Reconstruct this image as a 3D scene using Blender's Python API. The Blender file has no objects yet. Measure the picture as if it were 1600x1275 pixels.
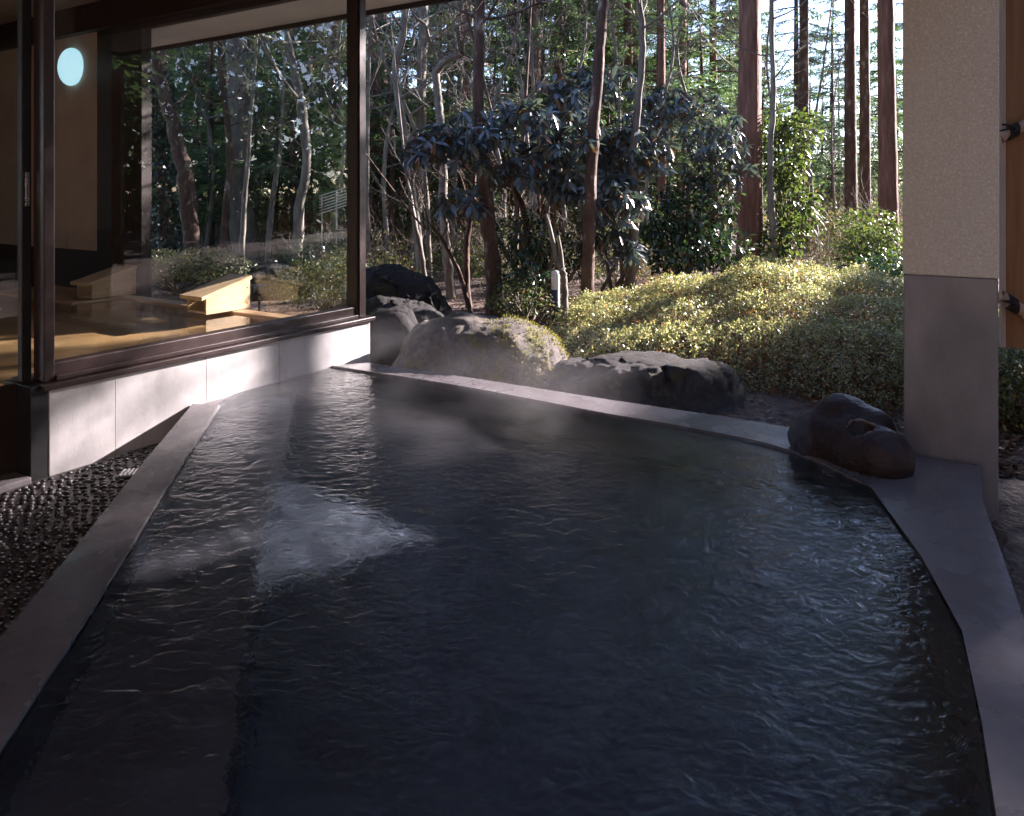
import bpy, bmesh, math, random
import numpy as np
from mathutils import Vector, Matrix, noise as mnoise

S = bpy.context.scene
COL = S.collection
R = math.radians

# ------------------------------------------------------------------ camera
F, HZ, CAM = 1155.0, 300.0, 1.55          # focal length and horizon (photo pixels), eye height (m)
cd = bpy.data.cameras.new('camera'); co = bpy.data.objects.new('camera', cd); COL.objects.link(co)
co.location = (0, 0, CAM); co.rotation_euler = (R(90), 0, 0)
cd.sensor_width = 36; cd.lens = F / 1600 * 36; cd.shift_y = -337.5 / 1600
cd.clip_start = 0.05; cd.clip_end = 2000
S.camera = co
# ------------------------------------------------------------------ sky and sun
SUN_A, SUN_E = 32.0, 22.0                 # azimuth from +X towards +Y, elevation
wd = bpy.data.worlds.new('World'); S.world = wd; wd.use_nodes = True
wn = wd.node_tree; bg = wn.nodes['Background']
sky = wn.nodes.new('ShaderNodeTexSky'); sky.sky_type = 'NISHITA'; sky.sun_disc = False
sky.sun_elevation = R(SUN_E); sky.sun_rotation = R(90 - SUN_A)
sky.altitude = 1200; sky.air_density = 1.0; sky.dust_density = 0.3; sky.ozone_density = 1.5
wn.links.new(sky.outputs[0], bg.inputs[0]); bg.inputs[1].default_value = 0.105
sd = bpy.data.lights.new('sun', 'SUN'); sd.energy = 5.0; sd.angle = R(0.6); sd.color = (1.0, 0.95, 0.86)
sd.cycles.is_caustics_light = True
so = bpy.data.objects.new('sun', sd); COL.objects.link(so)
sdir = Vector((math.cos(R(SUN_A)) * math.cos(R(SUN_E)), math.sin(R(SUN_A)) * math.cos(R(SUN_E)), math.sin(R(SUN_E))))
so.rotation_euler = sdir.to_track_quat('Z', 'Y').to_euler(); so.location = sdir * 40
S.view_settings.view_transform = 'Standard'; S.view_settings.look = 'None'
S.view_settings.exposure = 2.5; S.view_settings.use_white_balance = True; S.view_settings.white_balance_temperature = 6400; S.view_settings.white_balance_tint = 26; S.view_settings.gamma = 1; S.view_settings.use_curve_mapping = False
S.cycles.use_denoising = True
S.cycles.max_bounces = 6; S.cycles.diffuse_bounces = 3; S.cycles.glossy_bounces = 3; S.cycles.use_adaptive_sampling = True; S.cycles.adaptive_threshold = .02; S.cycles.transparent_max_bounces = 16
S.cycles.sample_clamp_indirect = 6.0

# ------------------------------------------------------------------ small maths
def at(px, py, z):
    "the point of height z that the photo shows at px, py"
    Y = F * (CAM - z) / (py - HZ)
    return np.array(((px - 800) / F * Y, Y, z))
def atY(px, py, Y):
    return np.array(((px - 800) / F * Y, Y, CAM - (py - HZ) / F * Y))
RIM = 0.186; WATER = 0.170; RIPPLE = .017
def rp(px, py): return tuple(at(px, py, RIM)[:2])
# frame of the low wall (runs from the near left to the far corner) and of the facade behind the baths
A0 = np.array((-1.4295, 5.813)); W = np.array((.5265, .850)); NW = np.array((.850, -.5265))
P0 = np.array((-1.315, 6.15)); U = np.array((-.850, .5265)); M = np.array((.5265, .850))
FA = (A0, W, NW)       # along the wall, towards the pool
FB = (P0, U, M)        # along the facade to the left, outwards
FX = (np.zeros(2), np.array((1., 0.)), np.array((0., 1.)))
def fr(f, a, b, z):
    p = f[0] + f[1] * a + f[2] * b
    return (p[0], p[1], z)

# ------------------------------------------------------------------ mesh helpers
class MB:
    def __init__(s): s.V = []; s.Q = []; s.T = []; s.n = 0
    def add(s, V, Q=None, T=None):
        V = np.asarray(V, float).reshape(-1, 3)
        if Q is not None and len(Q): s.Q.append(np.asarray(Q, int) + s.n)
        if T is not None and len(T): s.T.append(np.asarray(T, int) + s.n)
        s.V.append(V); s.n += len(V)
        return s
    def mesh(s, name, shift=(0, 0, 0), smooth=False):
        V = np.concatenate(s.V) - np.asarray(shift)
        q = np.concatenate(s.Q) if s.Q else np.zeros((0, 4), int)
        t = np.concatenate(s.T) if s.T else np.zeros((0, 3), int)
        me = bpy.data.meshes.new(name)
        me.vertices.add(len(V)); me.vertices.foreach_set('co', V.astype(np.float32).ravel())
        nl = q.size + t.size
        me.loops.add(nl); me.loops.foreach_set('vertex_index', np.concatenate((q.ravel(), t.ravel())).astype(np.int32))
        me.polygons.add(len(q) + len(t))
        st = np.concatenate((np.arange(len(q)) * 4, q.size + np.arange(len(t)) * 3)).astype(np.int32)
        me.polygons.foreach_set('loop_start', st)
        me.update(calc_edges=True)
        if smooth: me.polygons.foreach_set('use_smooth', np.ones(len(me.polygons), bool))
        return me
def tag(o, label=None, cat=None, group=None, kind=None):
    if label: o['label'] = label
    if cat: o['category'] = cat
    if group: o['group'] = group
    if kind: o['kind'] = kind
    return o
def empty(name, loc, label, cat, group=None):
    o = bpy.data.objects.new(name, None); COL.objects.link(o); o.location = loc
    o.empty_display_size = .2
    return tag(o, label, cat, group)
def wloc(p):
    v = Vector((0, 0, 0))
    while p is not None: v += p.location; p = p.parent
    return np.array(v)
def put(name, me, mat, parent=None, loc=(0, 0, 0)):
    o = bpy.data.objects.new(name, me); COL.objects.link(o)
    if mat is not None and not me.materials: me.materials.append(mat)
    o.parent = parent; o.location = loc
    return o
def mk(name, mb, mat, parent=None, smooth=False, origin=None):
    "world-space buffer -> object; below a parent the mesh is local to it"
    if parent is not None:
        return put(name, mb.mesh(name, wloc(parent), smooth), mat, parent)
    origin = (0, 0, 0) if origin is None else origin
    return put(name, mb.mesh(name, origin, smooth), mat, None, origin)
def bm_out(name, bm, mat, parent=None, smooth=False, origin=None):
    sh = wloc(parent) if parent is not None else np.array((0, 0, 0) if origin is None else origin, float)
    for v in bm.verts: v.co -= Vector(sh)
    bmesh.ops.recalc_face_normals(bm, faces=bm.faces)
    me = bpy.data.meshes.new(name); bm.to_mesh(me); bm.free()
    if smooth: me.polygons.foreach_set('use_smooth', np.ones(len(me.polygons), bool))
    return put(name, me, mat, parent, (0, 0, 0) if parent is not None else tuple(sh))
def box(name, f, a, b, z, mat, parent=None, bev=.004, origin=None, seg=2):
    bm = bmesh.new()
    vs = [bm.verts.new(fr(f, aa, bb, zz)) for zz in z for bb in b for aa in a]
    for q in ((0, 1, 3, 2), (4, 6, 7, 5), (0, 4, 5, 1), (2, 3, 7, 6), (0, 2, 6, 4), (1, 5, 7, 3)):
        bm.faces.new([vs[i] for i in q])
    if bev: bmesh.ops.bevel(bm, geom=bm.edges[:], offset=bev, segments=seg, profile=.5, affect='EDGES')
    return bm_out(name, bm, mat, parent, False, origin)
def prism(name, poly, z0, z1, mat, parent=None, bev=.01, seg=3, origin=None):
    bm = bmesh.new()
    lo = [bm.verts.new((x, y, z0)) for x, y in poly]; hi = [bm.verts.new((x, y, z1)) for x, y in poly]
    n = len(poly); bm.faces.new(lo[::-1]); top = bm.faces.new(hi)
    for i in range(n): bm.faces.new((lo[i], lo[(i + 1) % n], hi[(i + 1) % n], hi[i]))
    if bev: bmesh.ops.bevel(bm, geom=list(top.edges), offset=bev, segments=seg, profile=.5, affect='EDGES')
    return bm_out(name, bm, mat, parent, False, origin)
def nrm(v):
    v = np.asarray(v, float)
    return v / (np.linalg.norm(v, axis=-1, keepdims=True) + 1e-9)
def tube(P, Rr, sides=6, cap=False):
    P = np.asarray(P, float); n = len(P); Rr = np.broadcast_to(np.asarray(Rr, float), (n,))
    T = nrm(np.gradient(P, axis=0))
    d = nrm(P[-1] - P[0]); ref = np.array((1, 0, 0.)) if abs(d[0]) < .8 else np.array((0, 1, 0.))
    a = nrm(np.cross(T, ref)); b = np.cross(T, a)
    th = np.arange(sides) / sides * 2 * np.pi
    V = P[:, None] + Rr[:, None, None] * (a[:, None] * np.cos(th)[None, :, None] + b[:, None] * np.sin(th)[None, :, None])
    i = np.arange(n - 1)[:, None] * sides; j = np.arange(sides)[None]; k = (j + 1) % sides
    Q = np.stack((i + j, i + k, i + sides + k, i + sides + j), -1).reshape(-1, 4)
    return V.reshape(-1, 3), Q
def spline(P, n):
    P = np.asarray(P, float)
    if len(P) == 2: return P[0] + (P[1] - P[0]) * np.linspace(0, 1, n)[:, None]
    E = np.vstack((2 * P[0] - P[1], P, 2 * P[-1] - P[-2]))
    out = []
    for u in np.linspace(0, len(P) - 1 - 1e-6, n):
        k = int(u); t = u - k; p0, p1, p2, p3 = E[k:k + 4]
        out.append(.5 * (2 * p1 + (p2 - p0) * t + (2 * p0 - 5 * p1 + 4 * p2 - p3) * t * t + (3 * p1 - p0 - 3 * p2 + p3) * t ** 3))
    return np.array(out)
def blades(C, D, Nn, L, Wd):
    "diamond leaves: base C, direction D, normal N"
    C = np.asarray(C, float); D = nrm(D); S_ = nrm(np.cross(D, Nn)); n = len(C)
    L = np.broadcast_to(L, (n,))[:, None]; Wd = np.broadcast_to(Wd, (n,))[:, None]
    V = np.stack((C, C + D * L * .45 + S_ * Wd * .5, C + D * L, C + D * L * .45 - S_ * Wd * .5), 1).reshape(-1, 3)
    Q = np.arange(n * 4).reshape(-1, 4)
    return V, Q
def bigleaves(C, D, Nn, L, Wd, curl=.12):
    "longer leaves with a folded midrib and a drooping tip: 8 triangles each"
    C = np.asarray(C, float); D = nrm(D); S_ = nrm(np.cross(D, Nn)); Nn = nrm(np.cross(S_, D)); n = len(C)
    L = np.broadcast_to(L, (n,))[:, None]; Wd = np.broadcast_to(Wd, (n,))[:, None]
    p = [C]
    for u, w in ((.3, .42), (.65, .5)):
        c = C + D * L * u - Nn * L * curl * u * u
        p += [c + S_ * Wd * w + Nn * Wd * .14, c, c - S_ * Wd * w + Nn * Wd * .14]
    p.append(C + D * L - Nn * L * curl)
    V = np.stack(p, 1).reshape(-1, 3); o = np.arange(n)[:, None] * 8
    T = np.concatenate([o + np.array(t) for t in ((0, 2, 1), (0, 3, 2), (4, 5, 7), (5, 6, 7))])
    Q = np.concatenate([o + np.array(t) for t in ((1, 2, 5, 4), (2, 3, 6, 5))])
    return V, Q, T
def copy_tree(o, parent=None):
    c = o.copy(); COL.objects.link(c); c.parent = parent
    for ch in list(o.children): copy_tree(ch, c)
    return c

# ------------------------------------------------------------------ materials
def new_mat(name):
    m = bpy.data.materials.new(name); m.use_nodes = True
    nt = m.node_tree; b = nt.nodes['Principled BSDF']
    return m, nt, b
def node(nt, typ, **kw):
    n = nt.nodes.new(typ)
    for k, v in kw.items():
        if k in n.inputs.keys(): n.inputs[k].default_value = v
        else: setattr(n, k, v)
    return n
def ramp(nt, stops):
    r = nt.nodes.new('ShaderNodeValToRGB'); e = r.color_ramp.elements
    while len(e) < len(stops): e.new(.5)
    for i, (p, c) in enumerate(stops):
        e[i].position = p; e[i].color = (*c, 1) if len(c) == 3 else c
    return r
def coords(nt, scale=(1, 1, 1), kind='Object', rot=(0, 0, 0)):
    tc = nt.nodes.new('ShaderNodeTexCoord'); mp = nt.nodes.new('ShaderNodeMapping')
    mp.inputs['Scale'].default_value = scale; mp.inputs['Rotation'].default_value = rot
    nt.links.new(tc.outputs[kind], mp.inputs[0]); return mp.outputs[0]
def surf(name, stops, scale=4, rough=(.5, .6), bump=.2, bscale=40, stretch=(1, 1, 1), bstretch=None, dist=.01, spec=.5, detail=6, rot=(0, 0, 0)):
    m, nt, b = new_mat(name); L = nt.links.new
    v = coords(nt, stretch, rot=rot); n1 = node(nt, 'ShaderNodeTexNoise', Scale=scale, Detail=detail, Roughness=.62)
    L(v, n1.inputs['Vector']); r = ramp(nt, stops); L(n1.outputs[0], r.inputs[0]); L(r.outputs[0], b.inputs['Base Color'])
    mr = node(nt, 'ShaderNodeMapRange'); mr.inputs['To Min'].default_value = rough[0]; mr.inputs['To Max'].default_value = rough[1]
    n3 = node(nt, 'ShaderNodeTexNoise', Scale=scale * 1.7, Detail=4.); L(v, n3.inputs['Vector'])
    mr.inputs['From Min'].default_value = .3; mr.inputs['From Max'].default_value = .7
    L(n3.outputs[0], mr.inputs[0]); L(mr.outputs[0], b.inputs['Roughness']); b.inputs['Specular IOR Level'].default_value = spec
    if bump:
        v2 = coords(nt, bstretch or stretch, rot=rot); n2 = node(nt, 'ShaderNodeTexNoise', Scale=bscale, Detail=5.); L(v2, n2.inputs['Vector'])
        bp = node(nt, 'ShaderNodeBump', Strength=bump, Distance=dist); L(n2.outputs[0], bp.inputs['Height']); L(bp.outputs[0], b.inputs['Normal'])
    return m
def leafmat(name, stops, trans=.3, rough=.45, spec=.4, tint=(1.0, 1.1, .6)):
    m, nt, b = new_mat(name); L = nt.links.new
    g = nt.nodes.new('ShaderNodeNewGeometry'); r = ramp(nt, stops); L(g.outputs['Random Per Island'], r.inputs[0])
    L(r.outputs[0], b.inputs['Base Color']); b.inputs['Roughness'].default_value = rough; b.inputs['Specular IOR Level'].default_value = spec
    mx = node(nt, 'ShaderNodeMixRGB', blend_type='MULTIPLY'); mx.inputs[0].default_value = 1; mx.inputs[2].default_value = (tint[0] * 1.6, tint[1] * 1.6, tint[2] * 1.6, 1)
    L(r.outputs[0], mx.inputs[1]); t = nt.nodes.new('ShaderNodeBsdfTranslucent'); L(mx.outputs[0], t.inputs[0])
    s = node(nt, 'ShaderNodeMixShader'); s.inputs[0].default_value = trans; L(b.outputs[0], s.inputs[1]); L(t.outputs[0], s.inputs[2])
    L(s.outputs[0], nt.nodes['Material Output'].inputs[0]); return m
def mixout(nt, fac, a, b_):
    s = nt.nodes.new('ShaderNodeMixShader'); nt.links.new(fac, s.inputs[0]); nt.links.new(a, s.inputs[1]); nt.links.new(b_, s.inputs[2])
    nt.links.new(s.outputs[0], nt.nodes['Material Output'].inputs[0])
def clearmat(name, tint, ior, rough=0., bumps=(), strength=.1, dist=.02):
    "clear sheet: what lies behind shows through, the Fresnel share mirrors"
    m, nt, b = new_mat(name); nt.nodes.remove(b); L = nt.links.new
    fz = node(nt, 'ShaderNodeLayerWeight'); f0 = ((ior - 1) / (ior + 1)) ** 2
    pw = node(nt, 'ShaderNodeMath', operation='POWER'); L(fz.outputs['Facing'], pw.inputs[0]); pw.inputs[1].default_value = 5
    sk = node(nt, 'ShaderNodeMath', operation='MULTIPLY_ADD'); L(pw.outputs[0], sk.inputs[0]); sk.inputs[1].default_value = 1 - f0; sk.inputs[2].default_value = f0
    gl = node(nt, 'ShaderNodeBsdfAnisotropic'); gl.inputs['Roughness'].default_value = rough
    tr = nt.nodes.new('ShaderNodeBsdfTransparent'); tr.inputs[0].default_value = (*tint, 1)
    if bumps:
        h = None
        for sc, st, wt in bumps:
            v = coords(nt, st); n = node(nt, 'ShaderNodeTexNoise', Scale=sc, Detail=3., Distortion=.6); L(v, n.inputs['Vector'])
            mu = node(nt, 'ShaderNodeMath', operation='MULTIPLY'); L(n.outputs[0], mu.inputs[0]); mu.inputs[1].default_value = wt
            if h is None: h = mu.outputs[0]
            else:
                ad = node(nt, 'ShaderNodeMath', operation='ADD'); L(h, ad.inputs[0]); L(mu.outputs[0], ad.inputs[1]); h = ad.outputs[0]
        bp = node(nt, 'ShaderNodeBump', Strength=strength, Distance=dist); L(h, bp.inputs['Height'])
        L(bp.outputs[0], fz.inputs['Normal']); L(bp.outputs[0], gl.inputs['Normal'])
    mixout(nt, sk.outputs[0], tr.outputs[0], gl.outputs[0]); return m

m_rim = surf('wet_concrete', [(.25, (.095, .085, .09)), (.55, (.15, .136, .142)), (.8, (.20, .185, .19))], 2.4, (.08, .45), .10, 60)
m_slab = surf('pale_granite', [(.3, (.36, .345, .34)), (.5, (.50, .485, .475)), (.75, (.60, .585, .57))], 3.4, (.22, .5), .08, 90, (1, 1, .55))
m_basin = surf('dark_basin_stone', [(.3, (.070, .079, .084)), (.6, (.122, .136, .138)), (.8, (.185, .20, .20))], 5, (.5, .7), .15, 30)
m_step = surf('submerged_step', [(.3, (.10, .092, .085)), (.7, (.165, .155, .14))], 4, (.5, .7), .1, 40)
m_plaster = surf('speckled_plaster', [(.28, (.52, .475, .39)), (.5, (.61, .565, .475)), (.64, (.67, .625, .535)), (.74, (.84, .80, .72))], 90, (.5, .8), .35, 160, dist=.005, detail=2)
m_pbase = surf('post_concrete', [(.25, (.115, .117, .128)), (.5, (.175, .178, .192)), (.75, (.24, .24, .255))], 3.0, (.25, .5), .10, 60, (1, 1, .45))
m_frame = surf('dark_bronze_frame', [(.3, (.030, .017, .016)), (.7, (.050, .030, .027))], 8, (.3, .42), .04, 60)
m_dark = surf('dark_stained_wood', [(.3, (.018, .011, .010)), (.7, (.035, .021, .018))], 6, (.4, .55), .15, 30, (8, 8, .5))
m_beige = surf('beige_wall', [(.3, (.36, .28, .23)), (.7, (.43, .34, .28))], 3, (.6, .8), .08, 120)
m_soffit = surf('soffit_board', [(.3, (.66, .64, .62)), (.7, (.74, .72, .70))], 2, (.6, .8), .05, 60)
m_ceil = surf('ceiling_board', [(.3, (.20, .14, .11)), (.7, (.28, .20, .16))], 3, (.6, .8), .06, 60)
m_hinoki = surf('hinoki_wood', [(.25, (.48, .28, .145)), (.5, (.61, .385, .21)), (.75, (.70, .49, .30))], 3, (.3, .5), .12, 12, (1.2, 1.2, 14), rot=(0, R(90), R(31.8)))
m_hinoki2 = surf('hinoki_board', [(.25, (.50, .33, .17)), (.5, (.62, .44, .25)), (.75, (.68, .50, .30))], 3, (.4, .55), .1, 12, (1.5, 9, 9), rot=(0, 0, -R(58.2)))
m_cedarboard = surf('cedar_board', [(.2, (.13, .055, .022)), (.5, (.22, .098, .038)), (.8, (.29, .145, .058))], 3, (.4, .6), .15, 8, (9, 9, .35))
m_bamboo = surf('old_bamboo', [(.3, (.36, .24, .17)), (.7, (.50, .36, .27))], 4, (.3, .5), .06, 30)
m_rope = surf('black_hemp_rope', [(.3, (.012, .008, .008)), (.7, (.03, .02, .018))], 20, (.7, .9), .5, 90)
m_spout = surf('lava_stone', [(.3, (.016, .009, .009)), (.55, (.034, .020, .019)), (.8, (.06, .040, .038))], 6, (.38, .62), .8, 70, dist=.008, spec=.3)
m_chip = surf('pale_worn_stone', [(.3, (.09, .065, .06)), (.7, (.24, .185, .17))], 9, (.35, .6), .4, 60)
m_pebble = surf('black_pebble', [(.25, (.010, .009, .010)), (.5, (.028, .024, .026)), (.75, (.07, .062, .064))], 22, (.2, .55), .15, 60)
nt = m_pebble.node_tree; gi = nt.nodes.new('ShaderNodeObjectInfo'); g2_ = nt.nodes.new('ShaderNodeNewGeometry'); ad = node(nt, 'ShaderNodeMath', operation='ADD'); nt.links.new(gi.outputs['Random'], ad.inputs[0]); nt.links.new(g2_.outputs['Random Per Island'], ad.inputs[1])
rp_ = [n for n in nt.nodes if n.type == 'VALTORGB'][0]; wr = node(nt, 'ShaderNodeMath', operation='FRACT'); nt.links.new(ad.outputs[0], wr.inputs[0]); nt.links.new(wr.outputs[0], rp_.inputs[0])
m_mortar = surf('pebble_mortar', [(.3, (.05, .04, .042)), (.7, (.085, .07, .072))], 8, (.35, .6), .3, 60)
m_steel = surf('brushed_steel', [(.3, (.45, .45, .46)), (.7, (.6, .6, .6))], 8, (.2, .35), 0, 10); m_steel.node_tree.nodes['Principled BSDF'].inputs['Metallic'].default_value = 1
m_black = surf('black_metal', [(.3, (.012, .012, .013)), (.7, (.022, .022, .022))], 8, (.4, .5), 0, 10)
m_white = surf('white_lamp_shade', [(.3, (.70, .66, .58)), (.7, (.78, .74, .66))], 5, (.4, .5), 0, 10)
m_bark_cedar = surf('cedar_bark', [(.25, (.085, .038, .026)), (.5, (.21, .100, .066)), (.75, (.36, .205, .145))], 5, (.75, .9), 1.0, 7, (3, 3, .35), (5, 5, .5), .03)
m_bark_dark = surf('dark_bark', [(.25, (.040, .022, .015)), (.5, (.095, .054, .036)), (.60, (.14, .085, .058)), (.66, (.30, .27, .22))], 4, (.75, .9), .8, 12, (2, 2, .8), None, .02)
m_bark_grey = surf('grey_bark', [(.25, (.10, .085, .07)), (.5, (.19, .17, .14)), (.8, (.32, .29, .25))], 4, (.75, .9), .7, 14, (2, 2, .7), None, .015)
m_bark_pale = surf('pale_bark', [(.25, (.075, .06, .048)), (.45, (.17, .15, .12)), (.62, (.27, .245, .20)), (.78, (.36, .335, .28))], 4, (.7, .85), .5, 16, (2, 2, .7), None, .012)
m_twig = surf('twig_bark', [(.3, (.09, .065, .05)), (.7, (.20, .155, .12))], 6, (.7, .9), 0, 10)
m_conifer = leafmat('conifer_needles', [(0, (.030, .055, .034)), (.45, (.052, .092, .054)), (.8, (.080, .12, .064)), (1, (.17, .19, .10))], .38, .36, .6)
m_conifer_b = leafmat('young_conifer_needles', [(0, (.045, .085, .055)), (.5, (.080, .135, .080)), (1, (.15, .20, .10))], .40, .4, .5)
m_rhodo = leafmat('rhododendron_leaf', [(0, (.060, .085, .100)), (.5, (.095, .13, .150)), (.85, (.13, .165, .16)), (.93, (.16, .085, .03)), (1, (.19, .07, .03))], .12, .30, .8)  # blue in the leaf colour stands in for sky mirrored on waxy leaves
m_camellia = leafmat('dark_evergreen_leaf', [(0, (.014, .034, .016)), (.6, (.030, .065, .026)), (1, (.055, .10, .035))], .22, .26, .8)
m_bright = leafmat('bright_evergreen_leaf', [(0, (.032, .055, .020)), (.5, (.056, .086, .032)), (1, (.105, .13, .048))], .40, .35, .5, (1.1, 1.15, .5))
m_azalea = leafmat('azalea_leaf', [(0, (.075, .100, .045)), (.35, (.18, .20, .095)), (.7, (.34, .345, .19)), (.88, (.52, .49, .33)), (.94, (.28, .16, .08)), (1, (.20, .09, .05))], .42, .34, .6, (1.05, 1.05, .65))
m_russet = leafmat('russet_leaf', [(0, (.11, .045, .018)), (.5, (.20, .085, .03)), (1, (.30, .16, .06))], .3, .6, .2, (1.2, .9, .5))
m_scrub = leafmat('undergrowth_leaf', [(0, (.040, .060, .026)), (.5, (.085, .105, .045)), (.8, (.14, .14, .065)), (1, (.20, .12, .06))], .3, .5, .3)
m_litter = leafmat('fallen_leaf', [(0, (.05, .026, .016)), (.5, (.12, .06, .032)), (.85, (.21, .115, .06)), (1, (.32, .24, .16))], .1, .7, .2, (1, .9, .7))
m_moss = leafmat('yellow_moss', [(0, (.09, .09, .02)), (.6, (.20, .19, .045)), (1, (.32, .29, .10))], .25, .7, .2, (1.1, 1.1, .5))
m_ivy = leafmat('ivy_leaf', [(0, (.012, .028, .018)), (.6, (.028, .055, .034)), (1, (.05, .085, .05))], .15, .3, .6)
m_ground = surf('garden_soil', [(.3, (.060, .038, .028)), (.5, (.115, .075, .055)), (.7, (.19, .14, .11))], 6, (.85, .95), .8, 25, dist=.03)
def rockmat(name, dark, light, moss, amount):
    m, nt, b = new_mat(name); L = nt.links.new
    v = coords(nt); n1 = node(nt, 'ShaderNodeTexNoise', Scale=9., Detail=14., Roughness=.78); L(v, n1.inputs['Vector'])
    r = ramp(nt, [(.32, dark), (.52, tuple((a + c) / 2 for a, c in zip(dark, light))), (.7, light)]); L(n1.outputs[0], r.inputs[0])
    n2 = node(nt, 'ShaderNodeTexNoise', Scale=3.2, Detail=8., Roughness=.7); L(v, n2.inputs['Vector'])
    mr = node(nt, 'ShaderNodeMapRange'); L(n2.outputs[0], mr.inputs[0])
    mr.inputs['From Min'].default_value = amount; mr.inputs['From Max'].default_value = amount + .08
    n4 = node(nt, 'ShaderNodeTexNoise', Scale=40., Detail=3.); L(v, n4.inputs['Vector'])
    mc = ramp(nt, [(.35, tuple(x * .5 for x in moss)), (.65, moss)]); L(n4.outputs[0], mc.inputs[0])
    mx = node(nt, 'ShaderNodeMixRGB'); L(mr.outputs[0], mx.inputs[0]); L(r.outputs[0], mx.inputs[1]); L(mc.outputs[0], mx.inputs[2])
    L(mx.outputs[0], b.inputs['Base Color']); b.inputs['Roughness'].default_value = .8; b.inputs['Specular IOR Level'].default_value = .3
    n3 = node(nt, 'ShaderNodeTexNoise', Scale=16., Detail=14., Roughness=.8); L(v, n3.inputs['Vector'])
    bp = node(nt, 'ShaderNodeBump', Strength=1.0, Distance=.05); L(n3.outputs[0], bp.inputs['Height']); L(bp.outputs[0], b.inputs['Normal'])
    return m
m_rock_a = rockmat('mossy_boulder', (.055, .042, .036), (.27, .235, .20), (.20, .20, .045), .53)
m_rock_b = rockmat('dark_boulder', (.014, .012, .012), (.060, .051, .047), (.11, .10, .035), .54)
m_rock_c = rockmat('wet_dark_boulder', (.010, .009, .009), (.045, .040, .038), (.05, .052, .018), .52)
m_glass = clearmat('window_glass', (.975, .985, .98), 1.5)
m_water, nt, b = new_mat('pool_water_surface'); b.inputs['Base Color'].default_value = (.54, .61, .78, 1); b.inputs['Roughness'].default_value = .06
b.inputs['IOR'].default_value = 1.33; b.inputs['Transmission Weight'].default_value = 1
v = coords(nt, (1, 1.25, 1)); n1 = node(nt, 'ShaderNodeTexNoise', Scale=15., Detail=4., Distortion=.9); nt.links.new(v, n1.inputs['Vector'])
bp = node(nt, 'ShaderNodeBump', Strength=.40, Distance=.02); nt.links.new(n1.outputs[0], bp.inputs['Height']); nt.links.new(bp.outputs[0], b.inputs['Normal'])
m_tubwater = clearmat('bath_water_surface', (.92, .91, .82), 1.33, .01, ((9., (1, 1, 1), .5),), .12, .02)
m_jet = clearmat('falling_water', (.9, .93, .95), 1.33, .05, ((30., (1, 1, .3), .5),), .5, .01)

# ------------------------------------------------------------------ the ground
def inside(x, y):
    "metres inside the building platform: behind the facade line and left of the pool's right edge"
    d1 = -((x - P0[0]) * M[0] + (y - P0[1]) * M[1])          # behind the facade / far rim line
    d2 = -((x - 2.36) * NW[0] + (y - 3.72) * NW[1])          # left of the right-hand rim's outer edge
    return np.minimum(d1 + .1, d2 + .03)
def hills(x, y):
    return .05 * np.sin(x * .7 + 1.3) * np.sin(y * .55 + .4) + .025 * np.sin(x * 2.1) * np.sin(y * 1.7 + 2) + .012 * np.sin(x * 6.3 + y * 2) * np.sin(y * 5.1)
def gz(x, y):
    x = np.asarray(x, float); y = np.asarray(y, float)
    far = np.clip((np.hypot(x, y) - 11) / 14, 0, 1)
    z = hills(x, y) * (.6 + 3 * far) - .03
    z = z - .08 * np.clip((x - 1.8) / 1.0, 0, 1) * np.clip((6.2 - y) / 1.5, 0, 1)
    return z
g1 = np.concatenate((-np.geomspace(900, 17, 22), np.arange(-16, 16, .14), np.geomspace(16.2, 900, 22)))
g2 = np.concatenate((-np.geomspace(900, 9, 18), np.arange(-8, 26, .14), np.geomspace(26.2, 900, 22)))
GX, GY = np.meshgrid(g1, g2)
GZ = gz(GX, GY); ins = inside(GX, GY)
GZ = np.where(ins > 0, GZ - np.clip(ins / .12, 0, 1) * .95, GZ)
nx, ny = len(g1), len(g2)
i = np.arange(ny - 1)[:, None] * nx + np.arange(nx - 1)[None]
mb = MB().add(np.stack((GX, GY, GZ), -1), np.stack((i, i + 1, i + nx + 1, i + nx), -1).reshape(-1, 4))
tag(mk('ground', mb, m_ground, smooth=True), 'brown garden soil with fallen leaves', None, kind='structure')

# ------------------------------------------------------------------ the pool
far_in = [rp(516, 571), rp(704, 600), rp(850, 627), rp(950, 646), rp(1075, 667), rp(1232, 701), rp(1365, 760)]
right_in = [rp(1440, 868), rp(1510, 985), rp(1535, 1130), rp(1557, 1275)]
far_out = [rp(575, 566), rp(760, 594), rp(950, 624), rp(1132, 651), rp(1229, 667)]
left_in = [rp(345, 632), rp(263, 756), rp(148, 943), rp(50, 1091)]
left_out = [rp(300, 630), rp(216, 732), rp(114, 860), rp(0, 997)]
def ext(a, b, Y):
    t = (Y - a[1]) / (b[1] - a[1]); return (a[0] + (b[0] - a[0]) * t, Y)
right_in.append(ext(right_in[-2], right_in[-1], .55)); left_in.append(ext(left_in[-2], left_in[-1], .55)); left_out.append(ext(left_out[-2], left_out[-1], .55))
right_out = [rp(1528, 731), rp(1535, 781), rp(1559, 846), rp(1600, 967)]
right_out.append(ext(right_out[-2], right_out[-1], .55))
post_l = (2.02, 3.80); 
pool = bpy.data.objects.new('bathing_pool', None); COL.objects.link(pool); pool.location = (0, 3.4, 0)
tag(pool, 'sunken outdoor hot spring pool with grey concrete rim', None, kind='structure')
def dense(p, n): return [tuple(q) for q in spline(np.array(p), n)]
fi = dense(far_in, 26)
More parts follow.
